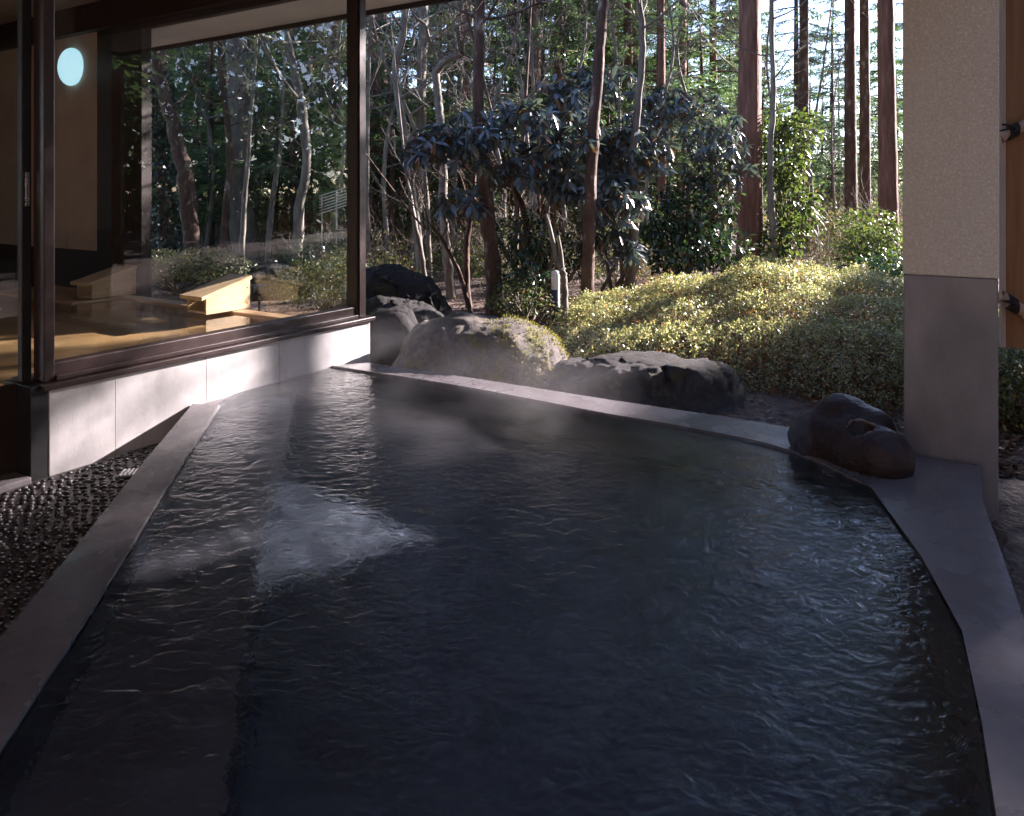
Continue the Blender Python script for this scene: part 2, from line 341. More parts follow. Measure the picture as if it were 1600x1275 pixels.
# far coping, right coping, left coping: butted end to end
prism('coping', fi[:-1] + [(2.03, 3.86), (2.0, 3.98)] + [far_out[4], far_out[3], far_out[2], far_out[1], far_out[0]], -.9, RIM, m_rim, pool, .012)
cut = fi[-2]
prism('coping', [cut] + [fi[-1]] + right_in + [right_out[-1]] + right_out[::-1][1:] + [(2.352, 3.70), (2.035, 3.855)], -.9, RIM - .002, m_rim, pool, .012)
wl = tuple(A0 + W * -1.02 + NW * .006); wl2 = tuple(A0 + W * -.80 + NW * .006)
prism('coping', left_in + left_out[::-1], -.9, RIM, m_rim, pool, .012)
prism('coping_end', [left_in[0], left_out[0], wl, wl2], -.9, RIM - .022, m_rim, pool, .006)
prism('coping', [left_in[-1], left_out[-1], (left_out[-1][0], .25), (right_out[-1][0], .25), right_out[-1], right_in[-1]], -.9, RIM - .003, m_rim, pool, .01)
# basin floor, inner step along the left
prism('basin_floor', [(-2.4, .4), (2.2, .4), (2.2, 4.3), (-1.0, 6.1), (-2.4, 4.9)], -.7, -.46, m_basin, pool, 0)
st_out = [at(461, 630, 0)[:2], at(452, 690, 0)[:2], at(410, 800, 0)[:2], at(398, 900, 0)[:2], at(350, 1275, 0)[:2]]
st_out.append(np.array(ext(st_out[-2], st_out[-1], .6)))
wl3 = tuple(A0 + W * -.35); 
prism('inner_step', [tuple(p) for p in st_out] + [(left_in[-1][0] - .05, .6)] + [(p[0] - .05, p[1]) for p in left_in[::-1][1:]] + [wl2, tuple(A0 + W * -.27)], -.462, -.12, m_step, pool, .012)
# dark stone lining of the basin below the water line
ring = [tuple(A0 + W * .0 + NW * .004)] + [(p[0] - .004 * M[0], p[1] - .004 * M[1]) for p in fi] + [(p[0] - .005, p[1]) for p in right_in] + [(p[0] + .005, p[1]) for p in left_in[::-1]] + [tuple(A0 + W * -.80 + NW * .010), tuple(A0 + W * .0 + NW * .004)]
V = [(x, y, z) for z in (-.465, WATER - .02) for x, y in ring]; nr_ = len(ring); ii = np.arange(nr_ - 1)
mk('basin_lining', MB().add(V, np.stack((ii, ii + 1, ii + 1 + nr_, ii + nr_), 1)), m_basin, pool)
# water sheet
wp = [tuple(A0 + W * .05 - NW * .02)] + [(p[0] + .05 * M[0], p[1] + .05 * M[1]) for p in fi] + [(p[0] + .05, p[1]) for p in right_in] + [(right_in[-1][0], .5), (left_in[-1][0], .5)] + [(p[0] - .05, p[1]) for p in left_in[::-1]] + [tuple(A0 + W * -.85 - NW * .02)]
wx = np.arange(-2.3, 2.1, .015); wy = np.arange(.45, 6.2, .015); WX, WY = np.meshgrid(wx, wy)
def in_poly(x, y, poly):
    c = np.zeros(x.shape, bool); n = len(poly)
    for k in range(n):
        x0, y0 = poly[k]; x1, y1 = poly[(k + 1) % n]
        c ^= ((y0 > y) != (y1 > y)) & (x < (x1 - x0) * (y - y0) / (y1 - y0 + 1e-12) + x0)
    return c
rng = np.random.default_rng(44); WZ = np.zeros_like(WX)
for k in range(90):
    lam = .11 * (3.6 ** rng.random()); th = rng.uniform(0, 6.283); kx, ky = math.cos(th) * 6.283 / lam, math.sin(th) * 6.283 / lam
    WZ += lam ** 1.0 * np.sin(kx * WX + ky * WY + rng.uniform(0, 6.283) + .8 * np.sin(WX * 1.7 + k) + .8 * np.sin(WY * 1.3 + 2 * k))
WZ *= RIPPLE / np.sqrt(np.mean(np.gradient(WZ, .015)[0] ** 2))
nxw, nyw = len(wx), len(wy); ii = np.arange(nyw - 1)[:, None] * nxw + np.arange(nxw - 1)[None]
keep = in_poly(WX[:-1, :-1] + .0075, WY[:-1, :-1] + .0075, wp)
Q = np.stack((ii, ii + 1, ii + nxw + 1, ii + nxw), -1)[keep]; us = np.unique(Q); mp_ = np.zeros(nxw * nyw, int); mp_[us] = np.arange(len(us))
V = np.stack((WX, WY, WATER + WZ), -1).reshape(-1, 3)[us]
o = mk('pool_water', MB().add(V, mp_[Q]), m_water, smooth=True); tag(o, 'dark rippled hot spring water filling the pool', None, kind='structure')
o.cycles.is_caustics_caster = True
for c in pool.children: c.cycles.is_caustics_receiver = True

# ------------------------------------------------------------------ low granite wall under the window
lw = empty('low_wall', fr(FA, -.8, -.1, 0), 'low wall of pale polished granite slabs under the big window', 'wall')
box('core', FA, (-2.08, .42), (-.30, -.03), (-.6, .455), m_mortar, lw, 0)
ts = [-2.087, -1.72, -1.11, -.50, .11, .429]
for a, b in zip(ts[:-1], ts[1:]):
    box('granite_slab', FA, (a + .0006, b - .0006), (-.03, 0), (-.5, .468), m_slab, lw, .002)
box('end_slab', FA, (.4305, .455), (-.30, 0), (-.5, .467), m_slab, lw, .002)
box('sill', FA, (-2.13, .49), (-.33, .03), (.47, .505), m_frame, lw, .006)
box('platform', FA, (-4.5, .40), (-4.5, -.31), (-.6, .02), m_mortar, lw, 0)

# ------------------------------------------------------------------ window over the low wall, door on its left
SF, CE = 3.307, 3.60
wa = empty('bath_window', fr(FA, -.8, -.1, .505), 'large dark framed window over the pale low wall', 'window')
box('bottom_rail', FA, (-2.042, .33), (-.135, -.045), (.508, .60), m_frame, wa, .006)
box('rail_lip', FA, (-2.042, .33), (-.040, -.012), (.508, .535), m_frame, wa, .004)
box('corner_post', FA, (.33, .44), (-.15, -.035), (.506, SF), m_frame, wa, .006)
box('corner_post_cover', FA, (.352, .425), (-.033, -.020), (.508, SF - .01), m_frame, wa, .003)
box('mullion', FA, (-2.10, -2.042), (-.145, -.03), (.506, SF), m_frame, wa, .006)
box('top_rail', FA, (-2.042, .33), (-.135, -.045), (SF - .07, SF), m_frame, wa, .004)
box('pane', FA, (-2.041, .329), (-.095, -.087), (.60, SF - .07), m_glass, wa, 0)
sdv = empty('sliding_door', fr(FA, -2.7, -.15, 0), 'dark framed glazed sliding door at the left end of the low wall', 'door')
stl = box('stile', FA, (-2.155, -2.105), (-.20, -.152), (.03, SF), m_black, sdv, .004)
box('stile', FA, (-3.25, -3.16), (-.20, -.152), (.03, SF), m_black, sdv, .004)
box('pane', FA, (-3.16, -2.155), (-.18, -.172), (.50, SF - .1), m_glass, sdv, 0)
box('bottom_panel', FA, (-3.16, -2.155), (-.195, -.157), (.03, .50), m_dark, sdv, .003)
box('top_rail', FA, (-3.16, -2.155), (-.195, -.157), (SF - .1, SF), m_dark, sdv, .003)
box('handle', FA, (-2.142, -2.118), (-.152, -.138), (1.47, 1.66), m_steel, stl, .004)
jb = empty('shade_gap', fr(FA, -2.1, -.1, 0), 'black jamb beside the end of the pale low wall', 'block')
box('gap_shade', FA, (-2.18, -2.092), (-.30, -.004), (-.4, .503), m_black, jb, .004)  # black solid put where the gap left of the wall lies in shade
box('threshold', FA, (-3.3, -2.185), (-.26, .02), (-.4, .028), m_rim, jb, .006)

# ------------------------------------------------------------------ facade window and wall of the indoor bath
fw = empty('facade_window', fr(FB, 1.5, 0, .3), 'dark framed garden window behind the wooden bath', 'window')
box('bottom_rail', FB, (.09, 2.93), (-.04, .04), (.37, .43), m_frame, fw, .004)
box('top_rail', FB, (.09, 2.93), (-.04, .04), (SF - .06, SF), m_frame, fw, .004)
box('pane', FB, (.09, 2.93), (-.004, .004), (.43, SF - .06), m_glass, fw, 0)
box('lower_wall', FB, (-.06, 2.93), (-.10, .05), (-.6, .37), m_rim, fw, .004)
hw = empty('bath_house_wall', fr(FB, 5, 0, 0), 'beige bath house wall with dark wainscot and wooden column', 'wall')
box('column', FB, (2.93, 3.76), (-.055, .06), (-.5, SF + .29), m_dark, hw, .006)
for k in range(4):
    box('wainscot_board', FB, (3.762 + k * .9, 3.762 + k * .9 + .896), (-.05, .08), (-.5, .90), m_dark, hw, .004)
for k, (a, b) in enumerate(((3.762, 4.40), (4.404, 5.30), (5.304, 6.2), (6.204, 7.4))):
    box('beige_panel', FB, (a, b), (-.045, .07), (.904, CE - .002), m_beige, hw, .003)
box('end_wall', FB, (7.41, 7.5), (-6.5, .10), (-.5, CE), m_dark, hw, .004)
lp = empty('wall_lamp', fr(FB, 4.25, -.08, 2.96), 'glowing round wall lamp on the beige bath house wall', 'lamp')
m_glow, nt, b = new_mat('lamp_glow'); b.inputs['Emission Color'].default_value = (.48, .95, 1, 1); b.inputs['Emission Strength'].default_value = .155; b.inputs['Base Color'].default_value = (.7, .8, .8, 1)
def lathe_on_wall(prof, c, ax, up, n=40):
    ax = np.array(ax); up = np.array(up); sd_ = np.cross(ax, up); mbx = MB(); V = []
    th = np.arange(n) / n * 2 * np.pi
    for r_, h in prof: V.append(np.array(c) + ax * h + r_ * (np.cos(th)[:, None] * up + np.sin(th)[:, None] * sd_))
    V = np.concatenate(V); m_ = len(prof)
    i = np.arange(m_ - 1)[:, None] * n; j = np.arange(n)[None]; k = (j + 1) % n
    mbx.add(V, np.stack((i + j, i + k, i + n + k, i + n + j), -1).reshape(-1, 4)); return mbx
ax = (-M[0], -M[1], 0); lc = fr(FB, 4.25, -.045, 2.96)
mk('base', lathe_on_wall([(.001, 0), (.20, 0), (.20, .03), (.16, .035)], lc, ax, (0, 0, 1)), m_white, lp)
mk('globe', lathe_on_wall([(.213 * math.cos(a), .03 + .10 * math.sin(a)) for a in np.linspace(-.3, 1.57, 10)], lc, ax, (0, 0, 1)), m_glow, lp, True)

# ------------------------------------------------------------------ roof
rf = empty('roof', (0, 3, SF), 'low eaves roof sheltering the bath with pale soffit boards', 'roof')
EX = .80
edges = [-4.7 + k * .91 for k in range(0, 16)]
for a, b in zip(edges[:-1], edges[1:]):
    box('soffit_board', FB, (a + .003, b - .003), (.13, EX), (SF, SF + .012), m_soffit, rf, .001)
box('eave_board', FB, (-4.72, 9), (EX, EX + .035), (SF - .045, SF + .25), m_dark, rf, .004)
box('beam', FB, (-4.2, 9), (-.13, .128), (SF, CE), m_dark, rf, .004)
for k in range(10):
    a = -4.2 + k * 1.32
    box('ceiling_board', FB, (a + .003, a + 1.317), (-9.0, -.132), (CE, CE + .02), m_ceil, rf, .001)
box('roof_deck', FB, (-4.72, 9), (-9.0, EX + .03), (SF + .255 + .07, CE + .25), m_dark, rf, .004)
box('side_eave_board', FB, (-4.76, -4.725), (-9.0, EX + .03), (SF - .045, CE + .24), m_dark, rf, .004)

bwl = empty('bounce_wall', (0, -2.2, 0), 'unseen beige wall added behind the pool to bounce warm light', 'wall')
for k in range(5): box('wall_panel', FX, (-4.6 + k * 1.1, -4.6 + k * 1.1 + 1.097), (-2.3, -2.2), (-.4, CE - .01), m_beige, bwl, .003)  # unseen wall, added for its warm bounce onto the pillar
box('deck', FX, (-4.5, 2.4), (-2.2, .249), (-.5, .02), m_mortar, bwl, 0)
# ------------------------------------------------------------------ wooden indoor bath
tb = empty('wooden_bath', fr(FB, 2, -1, .1), 'indoor wooden bath filled to the brim behind the window', 'bath')
box('back_rim', FB, (.10, 4.6), (-.25, -.105), (.02, .485), m_hinoki, tb, .006)
box('deck', FB, (3.0, 4.6), (-.72, -.252), (.02, .482), m_hinoki, tb, .006)
box('side_rim', FA, (-2.0, .05), (-.46, -.312), (.02, .465), m_hinoki, tb, .006)
def arc(c, r, a0, a1, n=8): return [(c[0] + r * math.cos(t), c[1] + r * math.sin(t)) for t in np.linspace(a0, a1, n)]
# a divider with rounded inner corners
def fbxy(pts): return [tuple((P0 + U * a + M * b)) for a, b in pts]
prism('divider', fbxy([(2.6, -1.52), (3.0, -1.42), (3.25, -1.20), (3.6, -1.13), (4.6, -1.13), (4.6, -1.40), (3.75, -1.40), (3.45, -1.46), (3.2, -1.66), (2.75, -1.78)]), .02, .478, m_hinoki, tb, .02)
box('bath_floor', FB, (.1, 4.6), (-4.2, -.283), (.021, .385), m_hinoki, tb, 0)
bm = bmesh.new(); bm.faces.new([bm.verts.new((*p, .468)) for p in (tuple(A0 + W * .2 + NW * -.40), tuple(A0 + W * -3.2 + NW * -.40), tuple(A0 + W * -3.2 + NW * -4.4), tuple(A0 + W * .2 + NW * -4.4))])
tag(bm_out('bath_water', bm, m_tubwater), 'clear greenish water in the wooden bath', None, kind='structure')
def spout(s, label):
    e = empty('wooden_spout', fr(FB, s, -.3, .486), label, 'spout', 'wooden water spouts on the indoor bath')
    f = (P0 + U * s, U, M); L0, L1 = -.51, -.055; hw_ = .135; z0 = .492
    hb, hf = .26, .14
    def side(a):
        bm = bmesh.new(); pts = [(L0, z0 + .0), (L1, z0), (L1, z0 + hb), (L0, z0 + hf)]
        A = [bm.verts.new(fr(f, a, b_, z_)) for b_, z_ in pts]; B = [bm.verts.new(fr(f, a + .022, b_, z_)) for b_, z_ in pts]
        bm.faces.new(A); bm.faces.new(B[::-1])
        for i_ in range(4): bm.faces.new((A[i_], A[(i_ + 1) % 4], B[(i_ + 1) % 4], B[i_]))
        return bm_out('side_board', bm, m_hinoki2, e)
    sb_ = side(-hw_); side(hw_ - .022)
    box('back_board', f, (-hw_ + .023, hw_ - .023), (L1 - .022, L1 - .001), (z0, z0 + hb - .012), m_hinoki2, e, .002)
    box('floor_board', f, (-hw_ + .023, hw_ - .023), (L0 + .01, L1 - .024), (z0 + .001, z0 + .02), m_hinoki2, e, .002)
    bm = bmesh.new(); sl = (hb - hf) / (L1 - L0); vs = []
    for dz in (.002, .034):
        for a, b_ in ((-hw_ - .02, L0 - .06), (hw_ + .02, L0 - .06), (hw_ + .02, L1 + .01), (-hw_ - .02, L1 + .01)):
            vs.append(bm.verts.new(fr(f, a, b_, z0 + hf + sl * (b_ - L0) + dz)))
    bm.faces.new(vs[3::-1]); bm.faces.new(vs[4:])
    for i_ in range(4): bm.faces.new((vs[i_], vs[(i_ + 1) % 4], vs[4 + (i_ + 1) % 4], vs[4 + i_]))
    bmesh.ops.bevel(bm, geom=bm.edges[:], offset=.004, segments=2, affect='EDGES')
    bm_out('lid', bm, m_hinoki2, e)
    for zz in (.05, .19):
        mk('nail', lathe_on_wall([(.001, .003), (.006, .002), (.006, 0)], fr(f, -hw_ - .0005, L1 - .03, z0 + zz), (-U[0], -U[1], 0), (0, 0, 1), 8), m_black, sb_)
    mbj = MB()
    for t in np.linspace(0, 1, 7):
        pass
    V = []; ns = 9
    for t in np.linspace(0, 1, ns):
        b_ = L0 + .015 - .12 * t ** .6; zz = z0 + .03 - (z0 + .03 - .468) * t ** 1.6
        for a in np.linspace(-.085 + .02 * t, .085 - .02 * t, 6): V.append(fr(f, a + .004 * math.sin(a * 90 + t * 5), b_ + .006 * math.sin(a * 70), zz))
    i_ = (np.arange(ns - 1)[:, None] * 6 + np.arange(5)[None]).ravel()
    mbj.add(V, np.stack((i_, i_ + 1, i_ + 7, i_ + 6), -1)); mk('falling_water', mbj, m_jet, e, True)
spout(1.37, 'nearer larger wooden spout box pouring into the indoor bath')
spout(3.16, 'farther wooden spout box by the dark column of the indoor bath')

# ------------------------------------------------------------------ post at the right
pf = (np.array((2.066, 3.90)), np.array((.852, -.523)), np.array((.523, .852)))
pc = empty('corner_pillar', fr(pf, .21, .21, -.1), 'square pillar with beige speckled plaster above smooth mauve concrete', 'pillar')
zd = CAM - 132 / F * 3.8
box('concrete_base', pf, (0, .418), (0, .418), (-.9, zd), m_pbase, pc, .005)
box('plaster_shaft', pf, (-.004, .422), (-.004, .422), (zd + .0015, CE + .02), m_plaster, pc, .006)
# ------------------------------------------------------------------ board screen with bamboo poles
sf = (np.array((2.875, 4.36)), np.array((.97, -.243)), np.array((.243, .97)))
sc_ = empty('board_screen', fr(sf, .6, 0, .6), 'cedar board screen with bamboo poles lashed on with black rope', 'screen')
z0 = CAM - 240 / F * 4.4
for k in range(9):
    box('plank', sf, (.03 + k * .155, .03 + k * .155 + .153), (-.012, .012), (z0 + .01 * (k % 2), 3.1), m_cedarboard, sc_, .003)
box('end_strip', sf, (.004, .027), (-.02, .02), (z0, 3.1), m_beige, sc_, .002)
for k in range(2): box('end_leg', sf, (.55 + k * .75, .61 + k * .75), (-.03, .0125 - .03), (-.5, z0 + .3), m_dark, sc_, .003)
for (ya, yb, rr) in ((216, 176, .030), (462, 512, .034)):
    pa = np.array(fr(sf, -.015, -.055, CAM - (ya - 300) / F * 4.33)); pb = np.array(fr(sf, .22, -.05, CAM - (yb - 300) / F * 4.2))
    P = spline([pa, pb, pb + (pb - pa) * 1.5], 22); rad = np.full(22, rr); rad[::7] *= 1.12
    mbp = MB().add(*tube(P, rad, 12)); d_ = nrm(pb - pa)
    mbp.add(np.vstack((pa, [pa + rr * (np.cos(t) * np.array((0, 0, 1)) + np.sin(t) * nrm(np.cross(d_, (0, 0, 1)))) for t in np.linspace(0, 6.283, 12, False)])), None, [(0, 1 + q, 1 + (q + 1) % 12) for q in range(12)])
    pole = mk('bamboo_pole', mbp, m_bamboo, sc_, True)
    mr_ = MB(); c0 = pa + d_ * .075; up = np.array((0, 0, 1)); sd_ = nrm(np.cross(d_, up)); rng = np.random.default_rng(int(ya))
    for q in range(5):
        cc = c0 + d_ * (q * .011 - .022)
        mr_.add(*tube([cc + (rr + .007) * (np.cos(t) * up + np.sin(t) * sd_) for t in np.linspace(0, 6.283, 16)], .0075, 5))
    for q in range(7):
        dd = nrm(np.array((-.8, -.15, .1)) + rng.normal(0, .35, 3)); b0 = c0 - sd_ * .0 + np.array((0, -.045, .01))
        mr_.add(*tube([b0, b0 + dd * .05, b0 + dd * .09 + np.array((0, 0, -.012))], [.006, .005, .003], 4))
    mk('rope_tie', mr_, m_rope, pole, True)

# ------------------------------------------------------------------ stones
def blob(parts, vox, seed, amp, name, mat, parent=None, origin=None, freq=3.0, sm=8, flat=None):
    "several ellipsoids fused into one surface, then roughened"
    bm = bmesh.new()
    for c, r_, rot in parts:
        mt = Matrix.Translation(c) @ Matrix.Rotation(rot[2], 4, 'Z') @ Matrix.Rotation(rot[1], 4, 'Y') @ Matrix.Rotation(rot[0], 4, 'X') @ Matrix.Diagonal((*r_, 1))
        bmesh.ops.create_icosphere(bm, subdivisions=4, radius=1, matrix=mt)
    me = bpy.data.meshes.new('tmp'); bm.to_mesh(me); bm.free()
    t = bpy.data.objects.new('tmp', me); COL.objects.link(t)
    m1 = t.modifiers.new('r', 'REMESH'); m1.mode = 'VOXEL'; m1.voxel_size = vox
    m2 = t.modifiers.new('s', 'SMOOTH'); m2.iterations = sm; m2.factor = .5
    dg = bpy.context.evaluated_depsgraph_get(); me2 = bpy.data.meshes.new_from_object(t.evaluated_get(dg))
    bpy.data.objects.remove(t); bpy.data.meshes.remove(me)
    o3 = Vector((seed * 3.1, seed * 1.7, seed))
    for v in me2.vertices:
        p = v.co; nn = v.normal
        d = amp * mnoise.fractal(p * freq + o3, .75, 2.1, 6) + amp * .8 * (abs(mnoise.noise(p * freq * .7 + o3)) - .3) - amp * .5 * max(0, .12 - abs(mnoise.noise(p * freq * 1.9 + o3))) / .12
        q = p + nn * d
        if flat is not None:
            fz_ = flat[0] + flat[1] * (q.x - flat[2]) + .02 * mnoise.noise(q * 3)
            if q.z > fz_: q.z = fz_ + .22 * (q.z - fz_)
        v.co = q
    sh = wloc(parent) if parent is not None else np.array(origin, float)
    for v in me2.vertices: v.co -= Vector(sh)
    me2.polygons.foreach_set('use_smooth', np.ones(len(me2.polygons), bool)); me2.materials.clear(); me2.name = name
    return put(name, me2, mat, parent, (0, 0, 0) if parent is not None else tuple(sh))
ss = empty('spout_stone', (1.72, 3.68, RIM), 'dark brown lava stone with a hollowed spout resting on the pool rim', 'stone')
def sp(px, py, Y): return tuple(atY(px, py, Y))
blob([(sp(1292, 686, 3.93), (.205, .17, .155), (0, .12, .1)), (sp(1336, 698, 3.80), (.20, .17, .165), (0, .25, -.2)), (sp(1374, 712, 3.66), (.165, .16, .145), (0, .30, -.2)),
      (sp(1319, 650, 3.92), (.145, .13, .118), (0, .15, 0)), (sp(1360, 672, 3.84), (.13, .12, .12), (0, .5, 0)), (sp(1345, 715, 3.72), (.16, .15, .12), (0, .3, -.2))], .012, 3, .005, 'stone_body', m_spout, ss, freq=9, sm=26)
stb = bpy.data.objects['stone_body']
hc = None; cd_ = Vector(nrm(np.array(sp(1345, 664, 1.0)) - np.array((0, 0, CAM)))); best_ = 9
og_ = Vector(wloc(stb))
for v in stb.data.vertices:                       # the surface point in the middle of the hollow
    p = v.co + og_ - Vector((0, 0, CAM)); t_ = p.dot(cd_); off = (p - cd_ * t_).length
    if off < .012 and t_ < best_: best_ = t_; hc = v.co.copy(); hn = v.normal.copy()
for v in stb.data.vertices:
    r_ = (v.co - hc).length
    if r_ < .075: v.co -= hn * .055 * (1 - (r_ / .075) ** 2)
a1 = nrm(np.cross(hn, (0, 0, 1))); a2 = np.cross(a1, hn); lipP = []; lipR = []
for q in np.linspace(-.6, 4.6, 30):
    p = np.array(hc) + og_ + a1 * .066 * math.cos(q) + a2 * .055 * math.sin(q)
    nv_ = min(stb.data.vertices, key=lambda v: (v.co + og_ - Vector(p)).length_squared)
    lipP.append(np.array(nv_.co + og_ - nv_.normal * .003)); lipR.append(.004 + .004 * abs(math.sin(q * 1.1 + .4)) + .002 * math.sin(q * 7))
lipP = np.array(lipP); lipP[1:-1] = (lipP[:-2] + 2 * lipP[1:-1] + lipP[2:]) / 4
mk('worn_lip', MB().add(*tube(lipP, lipR, 8)), m_chip, stb, True)
V = []; ns = 12
for t in np.linspace(0, 1, ns):
    for u_ in np.linspace(0, 1, 14):
        p = np.array(rp(1290 + 72 * u_, 727 + 30 * u_ + 4 * math.sin(u_ * 3.1))); inw = np.array((-.60, -.62)) * (.015 + .05 * t ** .5 - .055 * (t < .01))
        z_ = RIM + .004 - max(0, t - .25) ** 1.3 * .06 / .75 + .0015 * math.sin(u_ * 31 + t * 4)
        V.append((p[0] + inw[0], p[1] + inw[1], z_))
i_ = (np.arange(ns - 1)[:, None] * 14 + np.arange(13)[None]).ravel()
mk('falling_water', MB().add(V, np.stack((i_, i_ + 1, i_ + 15, i_ + 14), -1)), m_jet, ss, True)
# thin sheet of water running off the stone
def boulder(name, parts, seed, amp, mat, label, vox=.026, freq=2.6, group=None, flat=None):
    c = np.mean([p[0] for p in parts], axis=0); og = (c[0], c[1], float(gz(c[0], c[1])))
    o = blob(parts, vox, seed, amp, name, mat, None, og, freq, 8, flat); tag(o, label, 'boulder', group); return o
boulder('boulder', [((-.36, 6.25, .10), (.62, .55, .42), (0, .1, .2)), ((-.02, 6.15, .12), (.50, .50, .38), (0, .2, 0)), ((-.72, 6.3, -.02), (.33, .4, .26), (0, 0, 0))], 2, .034, m_rock_a, 'big mossy domed boulder sunlit on its right side behind the pool rim')
mrock = bpy.data.objects['boulder']; rngm = np.random.default_rng(12); Cm = []; Nm = []
for v in mrock.data.vertices:
    p = v.co + mrock.location; q = v.normal
    if q.z > -.25 and p.x + .35 * p.z > .02 + .18 * mnoise.noise(p * 4) and mnoise.noise(p * 7) > -.12:
        for _ in range(2): Cm.append(p); Nm.append(q)
Cm = np.array(Cm) + rngm.normal(0, .012, (len(Cm), 3)); Nm = np.array(Nm)
mk('moss', MB().add(*blades(Cm, Nm * .6 + rngm.normal(0, .7, Cm.shape), nrm(rngm.normal(0, 1, Cm.shape)), rngm.uniform(.012, .03, len(Cm)), .010)), m_moss, mrock)['kind'] = 'stuff'
boulder('boulder', [((.98, 5.75, .02), (.50, .42, .30), (0, .03, -.35)), ((1.38, 5.52, .05), (.32, .32, .27), (0, 0, 0)), ((.60, 5.85, -.02), (.34, .34, .26), (0, 0, 0))], 5, .065, m_rock_b, 'dark flat topped boulder in front of the clipped azalea', flat=(.25, .05, 1.0))
boulder('boulder', [((-1.35, 8.05, .30), (.50, .50, .46), (0, .1, 0)), ((-1.0, 8.0, .25), (.30, .40, .40), (0, 0, 0))], 7, .06, m_rock_c, 'blackish upright boulder farther back beside the window corner', .034)
boulder('boulder', [((-1.12, 6.85, .12), (.32, .36, .42), (0, 0, 0)), ((-.95, 6.75, 0), (.30, .3, .36), (0, 0, 0))], 11, .05, m_rock_c, 'dark wet boulder close against the end of the pale low wall')
boulder('boulder', [((-1.15, 7.35, .10), (.55, .36, .42), (0, .2, 0))], 13, .05, m_rock_c, 'dark boulder wedged between the two other stones by the window corner')
boulder('boulder', [((-3.75, 11.3, .05), (.75, .5, .42), (0, .1, .2))], 17, .05, m_rock_b, 'low mossy boulder seen through the window behind the low hedge', .045)

# ------------------------------------------------------------------ pebbled floor left of the pool
pfl = prism('pebble_floor', [left_out[0], left_out[1], left_out[2], left_out[3], left_out[4], (-4.6, .55), tuple(A0 + W * -4.0 + NW * -.02), tuple(A0 + W * -2.09 + NW * -.02), tuple(A0 + W * -2.09 + NW * .001), tuple(A0 + W * -1.02 + NW * .001)], -.5, -.004, m_mortar, None, 0, origin=(-2.4, 3, 0))
tag(pfl, 'dark washing floor set with black pebbles beside the pool', None, kind='structure')
rng = np.random.default_rng(5)
pts = []
for iy in range(80):
    for ix in range(90):
        x = -4.1 + ix * .046 + (iy % 2) * .023 + rng.normal(0, .006); y = 1.6 + iy * .040 + rng.normal(0, .006)
        pxx = 800 + F * x / y; pyy = HZ + F * CAM / y
        lo = np.interp(y, [p[1] for p in left_out[::-1]], [p[0] for p in left_out[::-1]])
        if x > lo - .03: continue
        dw = (x - A0[0]) * NW[0] + (y - A0[1]) * NW[1]
        tw = (x - A0[0]) * W[0] + (y - A0[1]) * W[1]
        if dw < .03: continue
        if -30 < pxx < 330 and 600 < pyy < 1080: pts.append((x, y))
pts = np.array(pts)
def pebble_mesh(k):
    bm = bmesh.new(); bmesh.ops.create_icosphere(bm, subdivisions=1, radius=1)
    for v in bm.verts: v.co = Vector((v.co.x * .021, v.co.y * .017, v.co.z * .011)) * (1 + .18 * mnoise.noise(v.co * 1.3 + Vector((k * 3, 0, 0))))
    me = bpy.data.meshes.new('pebble'); bm.to_mesh(me); bm.free(); me.materials.append(m_pebble)
    me.polygons.foreach_set('use_smooth', np.ones(len(me.polygons), bool)); return me
pms = [pebble_mesh(k) for k in range(4)]
key = np.argsort(pts[:, 1] + np.where((800 + F * pts[:, 0] / pts[:, 1]) < 0, 9, 0))
rest = MB()
for n_, kk in enumerate(key):
    x, y = pts[kk]; a = rng.uniform(0, 6.28); s_ = rng.uniform(.6, 1.2); me = pms[n_ % 4]
    if n_ < 300:
        o = put('pebble', me, None, pfl, (x + 2.4, y - 3, -.001)); o.rotation_euler = (0, 0, a); o.scale = (s_, s_, s_)
    else:
        V = np.array([v.co for v in me.vertices]) * s_; T = np.array([p.vertices[:] for p in me.polygons])
        c, s2 = math.cos(a), math.sin(a); V = np.stack((V[:, 0] * c - V[:, 1] * s2 + x, V[:, 0] * s2 + V[:, 1] * c + y, V[:, 2] - .001), 1); rest.add(V, None, T)
o = mk('pebbles', rest, m_pebble, pfl, True); tag(o, kind='stuff')
dr = empty('floor_drain', tuple(at(204, 741, 0.005)), 'small slotted metal drain cover in the pebble floor', 'drain')
dc = at(204, 741, 0.0)[:2]; df = (dc, np.array((.98, .2)), np.array((-.2, .98)))
box('plate', df, (-.06, .06), (-.06, .06), (0, .010), m_black, dr, .002)
for k in range(5): box('slat', df, (-.045 + k * .022, -.035 + k * .022), (-.05, .05), (.0105, .016), m_steel, dr, .001)
# ------------------------------------------------------------------ plants: builders
def grow(mb, p, d, L, r, lev, rng, up=.10, wig=.28, kids=4, minr=.0035):
    n = 5 if lev > 0 else 4
    P = [np.array(p, float)]; d = nrm(d); dirs = [d]
    for _ in range(n):
        d = nrm(d + rng.normal(0, wig, 3) * .5 + np.array((0, 0, up))); P.append(P[-1] + d * L / n); dirs.append(d)
    P = np.array(P); mb.add(*tube(P, np.linspace(r, max(r * .45, minr * .6), n + 1), 5 if r > .012 else 3))
    if lev <= 0: return
    for _ in range(kids + rng.integers(-1, 2)):
        u = rng.uniform(.3, 1) * n; k = min(int(u), n - 1); q = P[k] + (P[k + 1] - P[k]) * (u - k)
        dd = nrm(dirs[k] + nrm(rng.normal(0, 1, 3)) * rng.uniform(.6, 1.1))
        grow(mb, q, dd, L * rng.uniform(.4, .65), max(r * .55 * (1 - .4 * u / n), minr), lev - 1, rng, up, wig, kids, minr)
